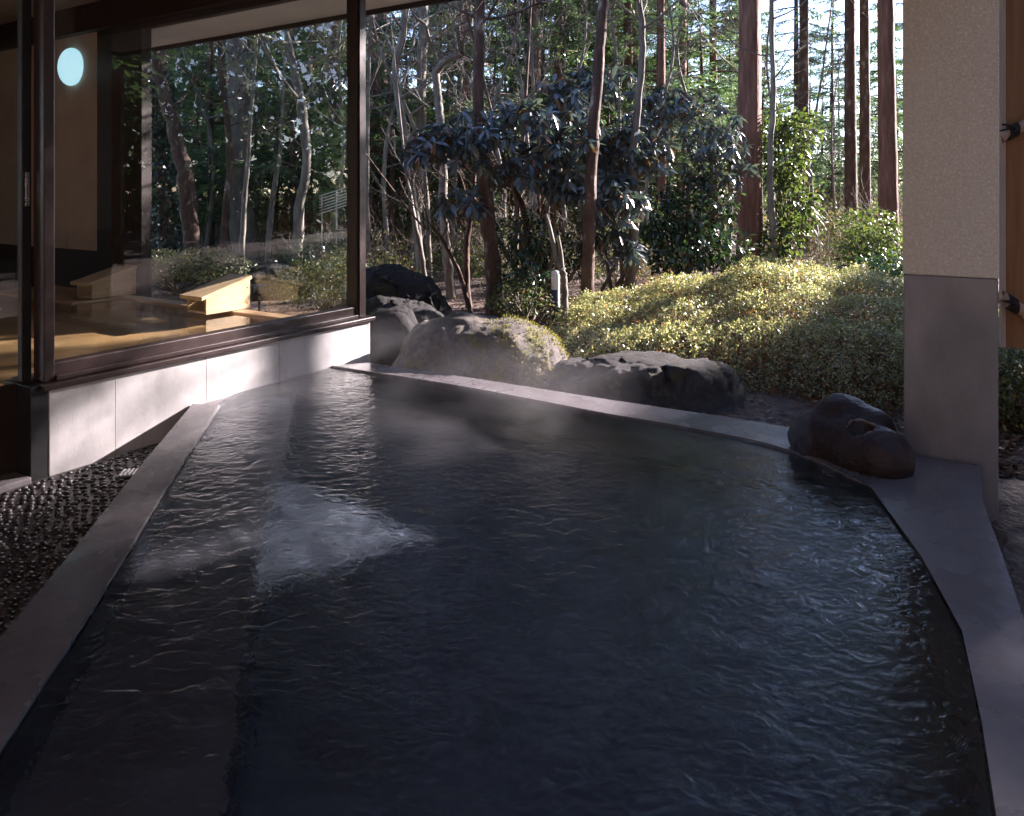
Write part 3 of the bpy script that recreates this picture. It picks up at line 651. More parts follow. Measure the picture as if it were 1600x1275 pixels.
def trunk_tube(P, Rr, sides, rng, rough=.06, n=26):
    P = spline(P, n); Rr = np.interp(np.linspace(0, 1, n), np.linspace(0, 1, len(Rr)), Rr)
    P[1:-1] += rng.normal(0, 1, (n - 2, 3)) * Rr[1:-1, None] * (.10 if rough > .02 else .03)
    Rr = Rr * (1 + rng.normal(0, rough, n)); Rr[0] *= 1.25; Rr[1] *= 1.06
    V, Q = tube(P, Rr, sides)
    ph = rng.uniform(0, 6.28, 3); V = V.reshape(n, sides, 3)
    a = np.arange(sides) / sides * 6.283
    lob = 1 + .05 * np.sin(3 * a + ph[0]) + .04 * np.sin(5 * a + ph[1])
    V = P[:, None] + (V - P[:, None]) * lob[None, :, None]
    return V.reshape(-1, 3), Q, P, Rr
def conifer(seed, H, cs, rad, nb, Lmax, leaf=(.105, .032), droop=.25, dens=1.0, sides=12):
    "a straight conifer standing at the origin: trunk with limbs, crown of sprays"
    rng = np.random.default_rng(seed); tr = MB(); cr = MB()
    P0_ = [np.array((0, 0, -.15)), np.array((rng.normal(0, .04), rng.normal(0, .04), H * .4)), np.array((rng.normal(0, .08), rng.normal(0, .08), H))]
    V, Q, PP, _ = trunk_tube(P0_, [rad, rad * .72, rad * .06], sides, rng, .012, 34); tr.add(V, Q)
    hs = np.sort(cs + (H - cs) * rng.random(nb) ** .9)
    C = []; D = []; N_ = []; LL = []
    for h in hs:
        u = (h - cs) / (H - cs); az = rng.uniform(0, 6.283); L = Lmax * (1 - u * .85) * rng.uniform(.6, 1.1) * (.75 + .5 * min(1, u * 4))
        p0 = np.array([np.interp(h, PP[:, 2], PP[:, q]) for q in (0, 1)] + [h]); dh = np.array((math.cos(az), math.sin(az), 0)); sd_ = np.array((-dh[1], dh[0], 0))
        t = np.linspace(0, 1, 8); bend = rng.normal(0, .12)
        B = p0 + dh * (t * L)[:, None] + sd_ * (bend * L * t ** 2)[:, None] + np.array((0, 0, 1)) * (L * (.12 * t - droop * t ** 1.8 + .10 * t ** 4))[:, None]
        tr.add(*tube(B, np.linspace(.012 + .012 * L, .003, 8), 4))
        ns = max(6, int(13 * dens * L ** .7))
        for ts in np.linspace(.18, 1, ns):
            ts = min(1, max(.1, ts + rng.normal(0, .03))); q = B[0] + np.array([np.interp(ts, t, B[:, z] - B[0, z]) for z in range(3)])
            for sg in (-1, 1):
                if rng.random() < .15: continue
                l = L * (.16 + .26 * (1 - ts)) * rng.uniform(.6, 1.2); l = max(.12, min(l, .7))
                sdv_ = nrm(dh * rng.uniform(.5, 1.0) + sd_ * sg * rng.uniform(.6, 1.1) + np.array((0, 0, -rng.uniform(.05, .55))))
                nl = max(4, int(l / .034)); v = np.linspace(.05, 1, nl)
                pts_ = q + sdv_ * (v * l)[:, None] + np.array((0, 0, -1)) * (l * .25 * v ** 2)[:, None] + rng.normal(0, .012, (nl, 3))
                up_ = nrm(np.array((0, 0, 1)) + rng.normal(0, .3, 3)); lat = nrm(np.cross(sdv_, up_)); sgn = np.where(np.arange(nl) % 2, 1, -1)[:, None]
                C.append(pts_); D.append(sdv_ * .9 + lat * sgn * rng.uniform(.5, 1.0, (nl, 1)) + rng.normal(0, .2, (nl, 3)) - np.array((0, 0, .15)))
                N_.append(np.tile(up_, (nl, 1)) + rng.normal(0, .35, (nl, 3))); LL.append(np.full(nl, leaf[0]) * rng.uniform(.7, 1.5, nl))
    C = np.concatenate(C); D = np.concatenate(D); N_ = np.concatenate(N_); LL = np.concatenate(LL)
    cr.add(*blades(C, D, N_, LL, LL * leaf[1] / leaf[0]))
    return tr, cr
def proto_tree(name, tc, bark, leaf):
    e = bpy.data.objects.new(name, None); COL.objects.link(e); tr, cr = tc
    put('trunk', tr.mesh('trunk', smooth=True), bark, e); put('crown', cr.mesh('crown'), leaf, e)
    return e
used = {}
ZONES = ((0, 232, 'left of the garden window'), (232, 330, 'behind the left part of the window'), (330, 440, 'behind the middle of the window'), (440, 560, 'behind the right part of the window'), (560, 650, 'just right of the window corner post'), (650, 748, 'left of the lichened front trunk'), (748, 840, 'right of the lichened front trunk'), (840, 925, 'left of the slim brown trunk'),
         (925, 1000, 'behind the two slim middle trunks'), (1000, 1150, 'left of the thick cedar'), (1150, 1260, 'behind the thick cedar'), (1260, 1345, 'against the bright gap'), (1345, 3000, 'behind the pillar'))
def zone(x, y, cut):
    px = 800 + F * x / y
    for a, b, t in ZONES:
        if a <= px < b: return ('nearer' if y < cut else 'farther'), t
    return 'farther', 'left of the garden window'
def plant(proto, x, y, s, rz, label, cat, group=None, sz=None, tilt=(0, 0)):
    o = copy_tree(proto) if proto.name in used else proto
    used[proto.name] = 1
    o.location = (x, y, float(gz(x, y))); o.scale = (s, s, sz or s); o.rotation_euler = (tilt[0], tilt[1], rz)
    return tag(o, label, cat, group)
def pxX(px, Y): return (px - 800) / F * Y

# ------------------------------------------------------------------ azalea hedge
def hedge_h(x, y):
    "height of the clipped mound over the ground"
    u = np.clip((x - .35) / 4.9, 0, 1); ridge = .38 + .44 * np.exp(-((x - 2.75) / 1.25) ** 2) + .06 * np.sin(x * 1.9)
    front = 6.55 - .42 * x + .12 * np.sin(x * 1.7); front = np.maximum(front, 5.15)
    d = (y - front)
    e = np.clip(d / .5, 0, 1); f_ = np.clip((9.0 - y) / .6, 0, 1); g_ = np.clip((x - .35) / .5, 0, 1) * np.clip((5.4 - x) / .6, 0, 1)
    prof = (.52 * np.sqrt(1 - (1 - e) ** 2) + .48 * np.clip(d / 2.4, 0, 1)) * np.sqrt(np.clip(f_, 0, 1)) * np.sqrt(g_)
    return ridge * prof * (1 + .10 * np.sin(x * 5 + y * 3) * np.sin(y * 4.3 - x)) + .045 * prof * np.sin(x * 9.1 + 2 * np.sin(y * 3.1)) * np.sin(y * 8.3 + 1.5 * np.sin(x * 2.7))
rng = np.random.default_rng(21)
hx = rng.uniform(.3, 5.4, 240000); hy = rng.uniform(4.9, 9.1, 240000); hh = hedge_h(hx, hy)
hol = np.sin(hx * 13.1 + 2.2 * np.sin(hy * 4.7)) * np.sin(hy * 11.7 + 2 * np.sin(hx * 5.3)) + .5 * np.sin(hx * 29 + hy * 7) * np.sin(hy * 31 - hx * 5)
ok = (hh > .10) & ((hol > -.62) | (rng.random(len(hx)) < .25)); hx, hy, hh = hx[ok], hy[ok], hh[ok]
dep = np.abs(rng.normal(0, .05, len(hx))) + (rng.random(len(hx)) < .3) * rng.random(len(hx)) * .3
lump = .035 * np.sin(hx * 23 + 3 * np.sin(hy * 9)) * np.sin(hy * 21 + 2 * np.sin(hx * 11)) + .03 * np.sin(hx * 51 + hy * 17) * np.sin(hy * 47)
hz = gz(hx, hy) + np.maximum(hh + lump - dep, .03)
eps = .04; gxn = (hedge_h(hx + eps, hy) - hedge_h(hx - eps, hy)) / (2 * eps); gyn = (hedge_h(hx, hy + eps) - hedge_h(hx, hy - eps)) / (2 * eps)
nn = nrm(np.stack((-gxn, -gyn, np.ones_like(gxn)), 1) + rng.normal(0, .55, (len(hx), 3)))
dd = nrm(np.cross(nn, rng.normal(0, 1, (len(hx), 3)))) + nn * .45
# side faces: along the steep front the mound is filled downwards too
he = empty('azalea_hedge', (2.6, 6.8, 0), 'broad sunlit clipped azalea mound behind the pool', 'hedge')
Cc = np.stack((hx, hy, hz), 1); ll = rng.uniform(.016, .036, len(hx))
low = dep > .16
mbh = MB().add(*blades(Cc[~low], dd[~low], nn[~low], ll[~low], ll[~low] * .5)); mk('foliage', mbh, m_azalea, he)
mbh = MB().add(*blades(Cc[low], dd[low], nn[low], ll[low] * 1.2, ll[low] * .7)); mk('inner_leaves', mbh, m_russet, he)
mst = MB()
for k in range(420):
    x = rng.uniform(.5, 5.2); y = rng.uniform(5.1, 8.6); h = float(hedge_h(x, y))
    if h < .15: continue
    g = float(gz(x, y)); b0 = np.array((x + rng.normal(0, .1), y + rng.normal(0, .1), g - .02))
    for q in range(3):
        tip = np.array((b0[0] + rng.normal(0, .12), b0[1] + rng.normal(0, .12), g + h * rng.uniform(.6, .95)))
        mst.add(*tube(spline([b0, (b0 + tip) / 2 + rng.normal(0, .04, 3), tip], 5), np.linspace(.006, .002, 5), 3))
mk('stems', mst, m_twig, he, True)

# ------------------------------------------------------------------ shrubs
def rosette_shrub(name, tips, base, leaf, label, cat, mat, seed, nleaf=10, group=None, droop=.55, stems=6):
    rng = np.random.default_rng(seed); base = np.array(base, float); tips = np.array(tips)
    e = empty(name, tuple(base), label, cat, group)
    st = MB(); hubs = [base + np.array((rng.normal(0, .15), rng.normal(0, .15), 0)) for _ in range(stems)]
    mids = []
    cen = tips.mean(0)
    for hb in hubs:
        pick = tips[rng.integers(len(tips))]; mid = hb * .35 + pick * .5 + cen * .15
        st.add(*tube(spline([hb, (hb + mid) / 2 + rng.normal(0, .12, 3), mid], 8), np.linspace(.032, .016, 8), 6)); mids.append(mid)
    mids = np.array(mids); C = []; D = []; N_ = []; LL = []
    nodes = [m_ for m_ in mids]; left = list(range(len(tips))); link = {}
    dist = np.min(np.linalg.norm(tips[:, None] - np.array(nodes)[None], axis=2), axis=1); near = np.argmin(np.linalg.norm(tips[:, None] - np.array(nodes)[None], axis=2), axis=1)
    while left:
        j = min(left, key=lambda q: dist[q]); left.remove(j); link[j] = nodes[near[j]]; nodes.append(tips[j] - np.array((0, 0, .05)))
        dn = np.linalg.norm(tips - nodes[-1], axis=1) * 1.05; cl = dn < dist; dist = np.where(cl, dn, dist); near = np.where(cl, len(nodes) - 1, near)
    for j_, t in enumerate(tips):
        m_ = link[j_]
        st.add(*tube(spline([m_, (m_ + t) / 2 + rng.normal(0, .03, 3) - np.array((0, 0, .03)), t], 5), np.linspace(.010, .006, 5), 4))
        ax_ = nrm(t - m_ + np.array((0, 0, .4)) + rng.normal(0, .25, 3)); a_ = nrm(np.cross(ax_, rng.normal(0, 1, 3))); b_ = np.cross(ax_, a_)
        for k in range(nleaf + rng.integers(-2, 3)):
            th = k * 2.4 + rng.normal(0, .2); el = rng.uniform(-droop * 1.5, .35)
            d = (a_ * math.cos(th) + b_ * math.sin(th)) * math.cos(el) + ax_ * math.sin(el) - np.array((0, 0, droop * rng.uniform(.2, 1)))
            C.append(t + ax_ * rng.uniform(-.03, .02)); D.append(d); N_.append(ax_ + np.array((0, 0, .5)) + rng.normal(0, .15, 3)); LL.append(leaf[0] * rng.uniform(.65, 1.15))
    mk('stems', st, m_twig, e, True); LL = np.array(LL)
    mk('leaves', MB().add(*bigleaves(C, D, N_, LL, LL * leaf[1] / leaf[0], .18)), mat, e)
    return e
def shell(c, r, n, seed, low=-.35, inner=.25):
    rng = np.random.default_rng(seed); v = nrm(rng.normal(0, 1, (n * 3, 3))); v = v[v[:, 2] > low][:n]
    s = np.where(rng.random(len(v)) < inner, rng.uniform(.35, .85, len(v)), rng.uniform(.88, 1.1, len(v)))
    return np.array(c) + v * s[:, None] * np.array(r)
def cloud(px0, px1, py0, py1, Y0, Y1, n, seed):
    rng = np.random.default_rng(seed); o_ = []
    for _ in range(n): o_.append(atY(rng.uniform(px0, px1), rng.uniform(py0, py1), rng.uniform(Y0, Y1)))
    return np.array(o_)
# the big bluish rhododendron: several drifts of rosettes as in the photo
t1 = np.vstack((shell(atY(800, 215, 9.3), (.95, .7, .45), 105, 1), shell(atY(700, 240, 9.2), (.50, .5, .35), 60, 2), shell(atY(720, 320, 9.0), (.25, .3, .16), 14, 3), shell(atY(870, 175, 9.6), (.40, .5, .4), 44, 4), shell(atY(835, 275, 9.6), (.55, .5, .30), 44, 14)))
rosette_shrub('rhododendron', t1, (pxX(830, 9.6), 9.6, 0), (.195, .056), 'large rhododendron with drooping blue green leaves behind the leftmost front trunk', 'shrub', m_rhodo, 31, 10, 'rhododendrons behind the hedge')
t2 = np.vstack((shell(atY(900, 300, 9.8), (.42, .5, .25), 44, 5), shell(atY(960, 330, 9.7), (.40, .5, .5), 70, 6), shell(atY(990, 250, 10.2), (.5, .5, .5), 76, 7), shell(atY(940, 140, 10.3), (.55, .5, .32), 54, 8), shell(atY(900, 230, 10.0), (.5, .5, .40), 44, 15), shell(atY(950, 390, 9.8), (.4, .4, .25), 30, 16)))
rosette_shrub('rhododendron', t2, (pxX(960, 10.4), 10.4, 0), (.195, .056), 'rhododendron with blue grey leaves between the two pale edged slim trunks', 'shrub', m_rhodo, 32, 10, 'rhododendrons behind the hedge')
t3 = np.vstack((shell(atY(1060, 215, 11.0), (.85, .6, .75), 150, 9), shell(atY(1120, 270, 11.2), (.5, .5, .6), 50, 10)))
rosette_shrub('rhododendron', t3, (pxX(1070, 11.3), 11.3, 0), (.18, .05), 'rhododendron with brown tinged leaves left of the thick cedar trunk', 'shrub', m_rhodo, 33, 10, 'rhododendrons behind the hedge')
def leafy(name, blobs, base, leaf, n, mat, label, seed, cat='shrub', group=None, big=True, bark=None):
    rng = np.random.default_rng(seed); e = empty(name, tuple(base), label, cat, group)
    st = MB(); Cs = []; Ds = []; Ns = []; tot = sum(b[1][0] * b[1][1] * b[1][2] for b in blobs) ; base = np.array(base, float)
    for c, r_ in blobs:
        c = np.array(c); r_ = np.array(r_); k = max(40, int(n * (r_[0] * r_[1] * r_[2]) / tot))
        v = nrm(rng.normal(0, 1, (k, 3))); rad = np.clip(1 - np.abs(rng.normal(0, .28, k)), .1, 1.15) * (1 + .18 * np.sin(v[:, 0] * 5 + seed) * np.sin(v[:, 2] * 6 + v[:, 1] * 4))
        p = c + v * rad[:, None] * r_
        Cs.append(p); Ds.append(v * .6 + rng.normal(0, .6, (k, 3)) + np.array((0, 0, -.45))); Ns.append(v + np.array((0, 0, .6)) + rng.normal(0, .4, (k, 3)))
        for q in range(5):
            tip = c + rng.normal(0, .35, 3) * r_
            st.add(*tube(spline([base + rng.normal(0, .05, 3) * (1, 1, 0), (base + tip) / 2 + rng.normal(0, .08, 3), tip], 7), np.linspace(.02, .006, 7), 4))
    Cs = np.concatenate(Cs); Ds = np.concatenate(Ds); Ns = np.concatenate(Ns); LL = leaf[0] * rng.uniform(.6, 1.2, len(Cs))
    okk = Cs[:, 2] > base[2] + .02
    Cs, Ds, Ns, LL = Cs[okk], Ds[okk], Ns[okk], LL[okk]
    mk('stems', st, bark or m_twig, e, True)
    mbl = MB().add(*(bigleaves(Cs, Ds, Ns, LL, LL * leaf[1] / leaf[0], .12) if big else blades(Cs, Ds, Ns, LL, LL * leaf[1] / leaf[0])))
    mk('leaves', mbl, mat, e); return e
def bl(px, py, Y, r_): return (atY(px, py, Y), r_)
leafy('evergreen_shrub', [bl(1030, 340, 11.0, (.55, .5, .45)), bl(1090, 330, 10.9, (.6, .5, .55)), bl(1060, 385, 10.6, (.7, .5, .4)), bl(1130, 390, 10.7, (.45, .4, .35))], (pxX(1070, 11), 11, 0), (.12, .045), 2600, m_camellia, 'dark glossy evergreen shrub at the foot of the thick cedar', 41)
leafy('evergreen_shrub', [bl(1225, 245, 12.2, (.45, .5, .5)), bl(1240, 320, 12.0, (.42, .5, .5)), bl(1215, 375, 11.8, (.35, .4, .35)), bl(1250, 200, 12.4, (.35, .4, .3)), bl(1215, 190, 12.4, (.35, .4, .35))], (pxX(1225, 12.1), 12.1, 0), (.12, .05), 2300, m_bright, 'bright sunlit green shrub just right of the thick cedar', 42)
leafy('evergreen_shrub', [bl(1360, 350, 13.0, (.55, .5, .35)), bl(1385, 400, 12.6, (.6, .5, .45)), bl(1345, 405, 12.6, (.45, .5, .4))], (pxX(1370, 12.9), 12.9, 0), (.085, .035), 2600, m_bright, 'sunlit green shrub beside the pillar below the red trunk', 43)
leafy('evergreen_shrub', [bl(1390, 425, 11.6, (.5, .4, .32)), bl(1350, 428, 11.8, (.4, .4, .26))], (pxX(1380, 11.8), 11.8, 0), (.08, .034), 1500, m_camellia, 'dark low shrub behind the azalea near the pillar', 44)
leafy('evergreen_shrub', [bl(820, 370, 9.6, (.45, .4, .35)), bl(885, 395, 9.9, (.5, .3, .30)), bl(815, 430, 9.0, (.32, .35, .3))], (pxX(850, 9.4), 9.4, 0), (.085, .03), 1900, m_camellia, 'dusky undergrowth shrub right of the lichened front trunk', 45)
leafy('evergreen_shrub', [bl(822, 466, 8.6, (.28, .4, .2)), bl(790, 468, 8.4, (.25, .3, .17)), bl(864, 482, 7.9, (.15, .14, .10))], (pxX(830, 8.3), 8.3, 0), (.05, .02), 1600, m_scrub, 'low twiggy shrub between the mossy boulder and the azalea', 46, big=False)
leafy('low_hedge', [bl(250, 415, 11.4, (.5, .5, .26)), bl(310, 412, 11.2, (.6, .5, .27)), bl(350, 420, 10.9, (.45, .5, .24)), bl(215, 418, 11.6, (.5, .5, .25))], (pxX(280, 11.4), 11.4, 0), (.045, .022), 9000, m_scrub, 'low dark hedge seen through the facade window', 47, 'hedge', big=False)
leafy('bare_bush', [bl(440, 330, 15.5, (.9, .7, .45)), bl(500, 335, 15.0, (.9, .7, .5)), bl(470, 365, 14.6, (1.0, .6, .4))], (pxX(475, 15), 15, 0), (.05, .02), 5200, m_russet, 'rusty brown bush in sunlight seen through the window', 48, 'bush', big=False)
leafy('low_shrub', [bl(480, 440, 9.6, (.5, .4, .30)), bl(530, 432, 9.4, (.4, .4, .34))], (pxX(505, 9.5), 9.5, 0), (.05, .022), 4200, m_scrub, 'low dim shrub outside the window by the corner post', 49, big=False)
leafy('low_shrub', [((3.35, 5.1, .25), (.55, .35, .40)), ((3.9, 5.3, .3), (.5, .35, .45))], (3.6, 5.2, 0), (.045, .02), 5200, m_scrub, 'dark shrub under the board screen right of the pillar', 50, big=False)

# undergrowth: three prototypes, many copies
def brush_proto(seed, mat, nl, r_=(.8, .8, .7)):
    rng = np.random.default_rng(seed); e = bpy.data.objects.new('undergrowth_bush', None); COL.objects.link(e); st = MB()
    for q in range(9): grow(st, (rng.normal(0, .12), rng.normal(0, .12), -.05), (rng.normal(0, .5), rng.normal(0, .5), 1), rng.uniform(.7, 1.3) * r_[2] * 1.2, .012, 2, rng, .05, .3, 4, .003)
    v = nrm(rng.normal(0, 1, (nl, 3))); v[:, 2] = np.abs(v[:, 2]); p = v * rng.uniform(.35, 1.1, (nl, 1)) * np.array(r_) + np.array((0, 0, .1))
    L_ = rng.uniform(.03, .075, nl)
    put('stems', st.mesh('stems', smooth=True), m_twig, e)
    put('leaves', MB().add(*blades(p, v + rng.normal(0, .7, (nl, 3)), v + rng.normal(0, .5, (nl, 3)), L_, L_ * .45)).mesh('leaves'), mat, e); return e
bps = [brush_proto(61, m_scrub, 2600), brush_proto(62, m_camellia, 3000), brush_proto(63, m_russet, 900), brush_proto(64, m_scrub, 1500, (.9, .9, 1.1))]
rng = np.random.default_rng(77)
for k in range(70):
    Y = rng.uniform(13, 34); px = rng.uniform(120, 1560)
    if 1240 < px < 1340 and Y < 20: continue
    if 640 < px < 760 and Y < 15: continue
    s_ = rng.uniform(.7, 1.5)
    plant(bps[k % 4], pxX(px, Y), Y, s_, rng.uniform(0, 6.28), ['olive bush in the undergrowth beneath the trees', 'dark green bush in the undergrowth beneath the trees', 'rusty half bare bush in the undergrowth beneath the trees', 'tall twiggy olive bush in the undergrowth beneath the trees'][k % 4].replace('in the undergrowth beneath the trees', '') + '%s in the undergrowth %s' % zone(pxX(px, Y), Y, 20), 'bush', 'bushes in the woodland undergrowth')

for k, (px, Y) in enumerate(((590, 11), (620, 12.5), (645, 13), (780, 12.4), (800, 11.5), (850, 12), (905, 12.5), (960, 12.2), (1010, 12.8), (1040, 12), (575, 13.5), (700, 14.5), (740, 13.8), (1290, 15), (1310, 17), (1275, 13.4))):
    plant(bps[(0, 2, 3, 3)[k % 4]], pxX(px, Y), Y, rng.uniform(.5, .85), k * 1.7, ['olive bush in the undergrowth beneath the trees', 'rusty half bare bush in the undergrowth beneath the trees', 'tall twiggy olive bush in the undergrowth beneath the trees', 'tall twiggy olive bush in the undergrowth beneath the trees'][k % 4].replace('in the undergrowth beneath the trees', '') + '%s in the undergrowth %s' % zone(pxX(px, Y), Y, 20), 'bush', 'bushes in the woodland undergrowth')
# ------------------------------------------------------------------ trees
# single trunks that the photo lets one tell apart: points are (px, py) at distance Y
def named_tree(label, pts_, Y, wpx, bark, seed, kind='bare', group=None, top=7.5, sides=12, branch=(9, 1.3, .018, 2), start=.35, name='bare_tree', lean=0):
    rng = np.random.default_rng(seed); P = [atY(px, py, Y + lean * i_) for i_, (px, py) in enumerate(pts_)]
    base = P[0].copy(); base[2] = float(gz(base[0], base[1])) - .1
    P[0] = base
    if P[-1][2] < top:
        d = nrm(P[-1] - P[-2]); d = nrm(d + np.array((0, 0, .6))); P.append(P[-1] + d * (top - P[-1][2]) / max(d[2], .3))
    w = np.array(list(wpx)) / F * Y / 2 * (.84 if bark in (m_bark_pale, m_bark_grey) else .95)
    e = empty(name, (base[0], base[1], base[2] + .1), label, 'tree', group)
    tr = MB(); L_ = np.array([np.linalg.norm(P[k + 1] - P[k]) for k in range(len(P) - 1)])
    rr = list(w) + [w[-1] * .4] if len(w) == len(P) - 1 else np.interp(np.linspace(0, 1, len(P)), np.linspace(0, 1, len(w)), w)
    V, Q, PP, RR = trunk_tube(P, rr, sides, rng, .035, 40); tr.add(V, Q)
    mk('trunk', tr, bark, e, True)
    nb, bl_, brd, lev = branch
    for k in range(nb):
        br = MB(); u = rng.uniform(start, .98); i_ = int(u * 39); d = nrm(np.array((rng.normal(), rng.normal(), rng.uniform(.1, 1.0))))
        grow(br, PP[i_], d, bl_ * rng.uniform(.6, 1.3), min(brd, RR[i_] * .6), lev, rng, .06, .3, 4)
        mk('branch', br, bark if kind == 'bare' else m_twig, e, True)
    return e, PP, RR
named_tree('slim dark trunk with pale lichen patches standing behind the mossy boulder', [(775, 490), (770, 400), (757, 300), (748, 180), (749, 60), (750, -40)], 9.2, (30, 26, 22, 19, 18, 17), m_bark_dark, 1, branch=(7, 1.2, .02, 2), start=.62)
named_tree('slim brown trunk with a bright sunlit right edge rising from the azalea', [(917, 475), (920, 380), (923, 290), (932, 150), (942, 20), (946, -60)], 9.0, (22, 21, 20, 18, 17, 15), m_bark_dark, 2, branch=(7, 1.2, .02, 2), start=.65)
named_tree('crooked slender grey trunk right of the slim brown one', [(985, 460), (992, 360), (990, 250), (998, 160), (1004, 60), (995, -50)], 9.8, (17, 15, 14, 13, 12, 11), m_bark_grey, 3, branch=(8, 1.3, .018, 2), start=.6)
named_tree('slender sapling with pale foot just right of the thick cedar', [(1214, 430), (1206, 340), (1203, 250), (1208, 150), (1206, 30), (1207, -60)], 11.6, (15, 13, 11, 10, 9, 8), m_bark_pale, 4, branch=(10, 1.0, .014, 2), start=.3)
named_tree('pale forked tree seen through the upper right of the window', [(462, 425), (468, 330), (480, 250), (472, 170), (462, 120), (452, 70), (440, 10)], 13.0, (22, 18, 16, 18, 15, 12, 10), m_bark_pale, 5, branch=(12, 2.0, .03, 2), start=.45)
named_tree('thick mottled grey trunk in the middle of the window', [(382, 425), (375, 330), (370, 240), (372, 150), (370, 60), (372, -30)], 14.5, (44, 42, 40, 38, 36, 32), m_bark_grey, 6, branch=(8, 2.0, .03, 2), start=.55)
named_tree('thin sinuous dark stem crossing left of the thick grey trunk', [(345, 420), (352, 340), (360, 260), (356, 190), (347, 130), (344, 80), (342, 20)], 13.0, (12, 11, 10, 10, 9, 8, 8), m_bark_dark, 7, branch=(8, 1.2, .014, 2), start=.4)
named_tree('leaning dark trunk with pale upper part at the left of the window', [(302, 405), (296, 340), (288, 260), (268, 190), (252, 130), (242, 75)], 12.6, (26, 26, 26, 22, 18, 16), m_bark_dark, 8, branch=(8, 1.6, .022, 2), start=.4)
named_tree('thin pale sapling in front of the thick grey trunk', [(376, 415), (381, 330), (388, 250), (392, 180), (398, 110), (402, 40)], 12.0, (11, 10, 8, 6, 5, 4), m_bark_pale, 9, branch=(9, 1.1, .012, 2), start=.3)
named_tree('slanting pale sapling between the grey trunk and the forked tree', [(414, 400), (425, 320), (436, 250), (440, 200), (444, 120)], 13.6, (11, 10, 8, 6, 5), m_bark_pale, 10, branch=(9, 1.1, .012, 2), start=.35)
named_tree('sinuous pale tree right of the window corner post', [(662, 440), (652, 360), (634, 220), (622, 150), (618, 100), (628, 50), (632, -20)], 11.5, (16, 15, 15, 14, 12, 11, 9), m_bark_pale, 11, branch=(12, 1.5, .022, 2), start=.4)
e_, PP_, RR_ = named_tree('pale pollarded tree with an elbow shaped limb beside the lichened trunk', [(706, 450), (694, 340), (690, 210), (684, 150), (680, 105)], 11.0, (18, 17, 16, 15, 14), m_bark_pale, 12, branch=(2, .8, .012, 2), start=.6, top=3.4)
mbx = MB(); rng = np.random.default_rng(3); q0 = atY(683, 108, 11.0)
for pth, ws in (([(681, 112), (695, 96), (712, 88), (722, 85)], (14, 12, 11, 10)), ([(721, 87), (718, 65), (716, 42), (722, 36)], (8, 7, 6, 5)), ([(722, 86), (724, 66), (726, 54)], (6, 5, 3)), ([(719, 44), (736, 34), (734, 10), (731, -30)], (6, 5, 4, 3)), ([(683, 104), (678, 80), (670, 60), (664, 38), (650, 28), (640, 10)], (7, 6, 6, 5, 4, 3))):
    P = [atY(a, b, 11.0 - .1 * i_) for i_, (a, b) in enumerate(pth)]; PPq = spline(P, 14)
    mbx.add(*tube(PPq, np.interp(np.linspace(0, 1, 14), np.linspace(0, 1, len(ws)), np.array(ws) / F * 11 / 2), 7))
    for k in range(3): grow(mbx, PPq[rng.integers(5, 14)], rng.normal(0, 1, 3) + np.array((0, 0, .5)), .6, .01, 2, rng, .06, .35, 4)
mk('limb', mbx, m_bark_pale, e_, True)
e_, _, _ = named_tree('short broken stub with two bleached prongs at the left end of the azalea', [(883, 490), (881, 440), (878, 425), (877, 418)], 8.0, (13, 12, 12, 10), m_bark_pale, 13, branch=(0, 1, .01, 1), top=.1, name='tree_stub')
mbx = MB()
for pth, ws in (([(878, 424), (868, 400), (860, 360), (854, 334)], (8, 8, 7, 2)), ([(879, 424), (876, 395), (872, 368)], (7, 7, 4))):
    P = [atY(a, b, 8.0) for a, b in pth]; mbx.add(*tube(spline(P, 8), np.interp(np.linspace(0, 1, 8), np.linspace(0, 1, len(ws)), np.array(ws) / F * 8 / 2), 7))
mk('prong', mbx, m_bark_pale, e_, True)
for lab, pp, Y, ww, bk in (('grey straight trunk between the sinuous pale tree and the elbow tree', [(648, 400), (655, 200), (660, 80), (663, -40)], 15.0, (20, 19, 18, 16), m_bark_grey),
        ('thin dark stem left of the lichened front trunk', [(732, 470), (728, 400), (738, 320), (742, 260)], 10.2, (11, 10, 8, 6), m_bark_dark),
        ('leaning bare stem behind the dark upright boulder', [(668, 470), (660, 410), (648, 350), (640, 300), (632, 250)], 10.0, (10, 10, 9, 7, 5), m_bark_grey),
        ('thin slanting stem crossing the open leaf strewn ground', [(738, 486), (722, 440), (700, 390), (672, 350), (640, 330)], 9.6, (9, 8, 7, 5, 3), m_bark_dark),
        ('dark slanting stem running down behind the broken stub', [(884, 460), (850, 430), (828, 380), (815, 320), (790, 260)], 9.9, (18, 16, 13, 10, 7), m_bark_dark),
        ('thin red brown stem between the two boulders and the rhododendron', [(812, 470), (806, 400), (810, 320), (816, 250)], 11.0, (10, 9, 8, 6), m_bark_dark)):
    named_tree(lab, pp, Y, ww, bk, len(lab) * 7, branch=(7, .9, .012, 2), start=.35, top=4.0 if Y < 11 else 7.0)
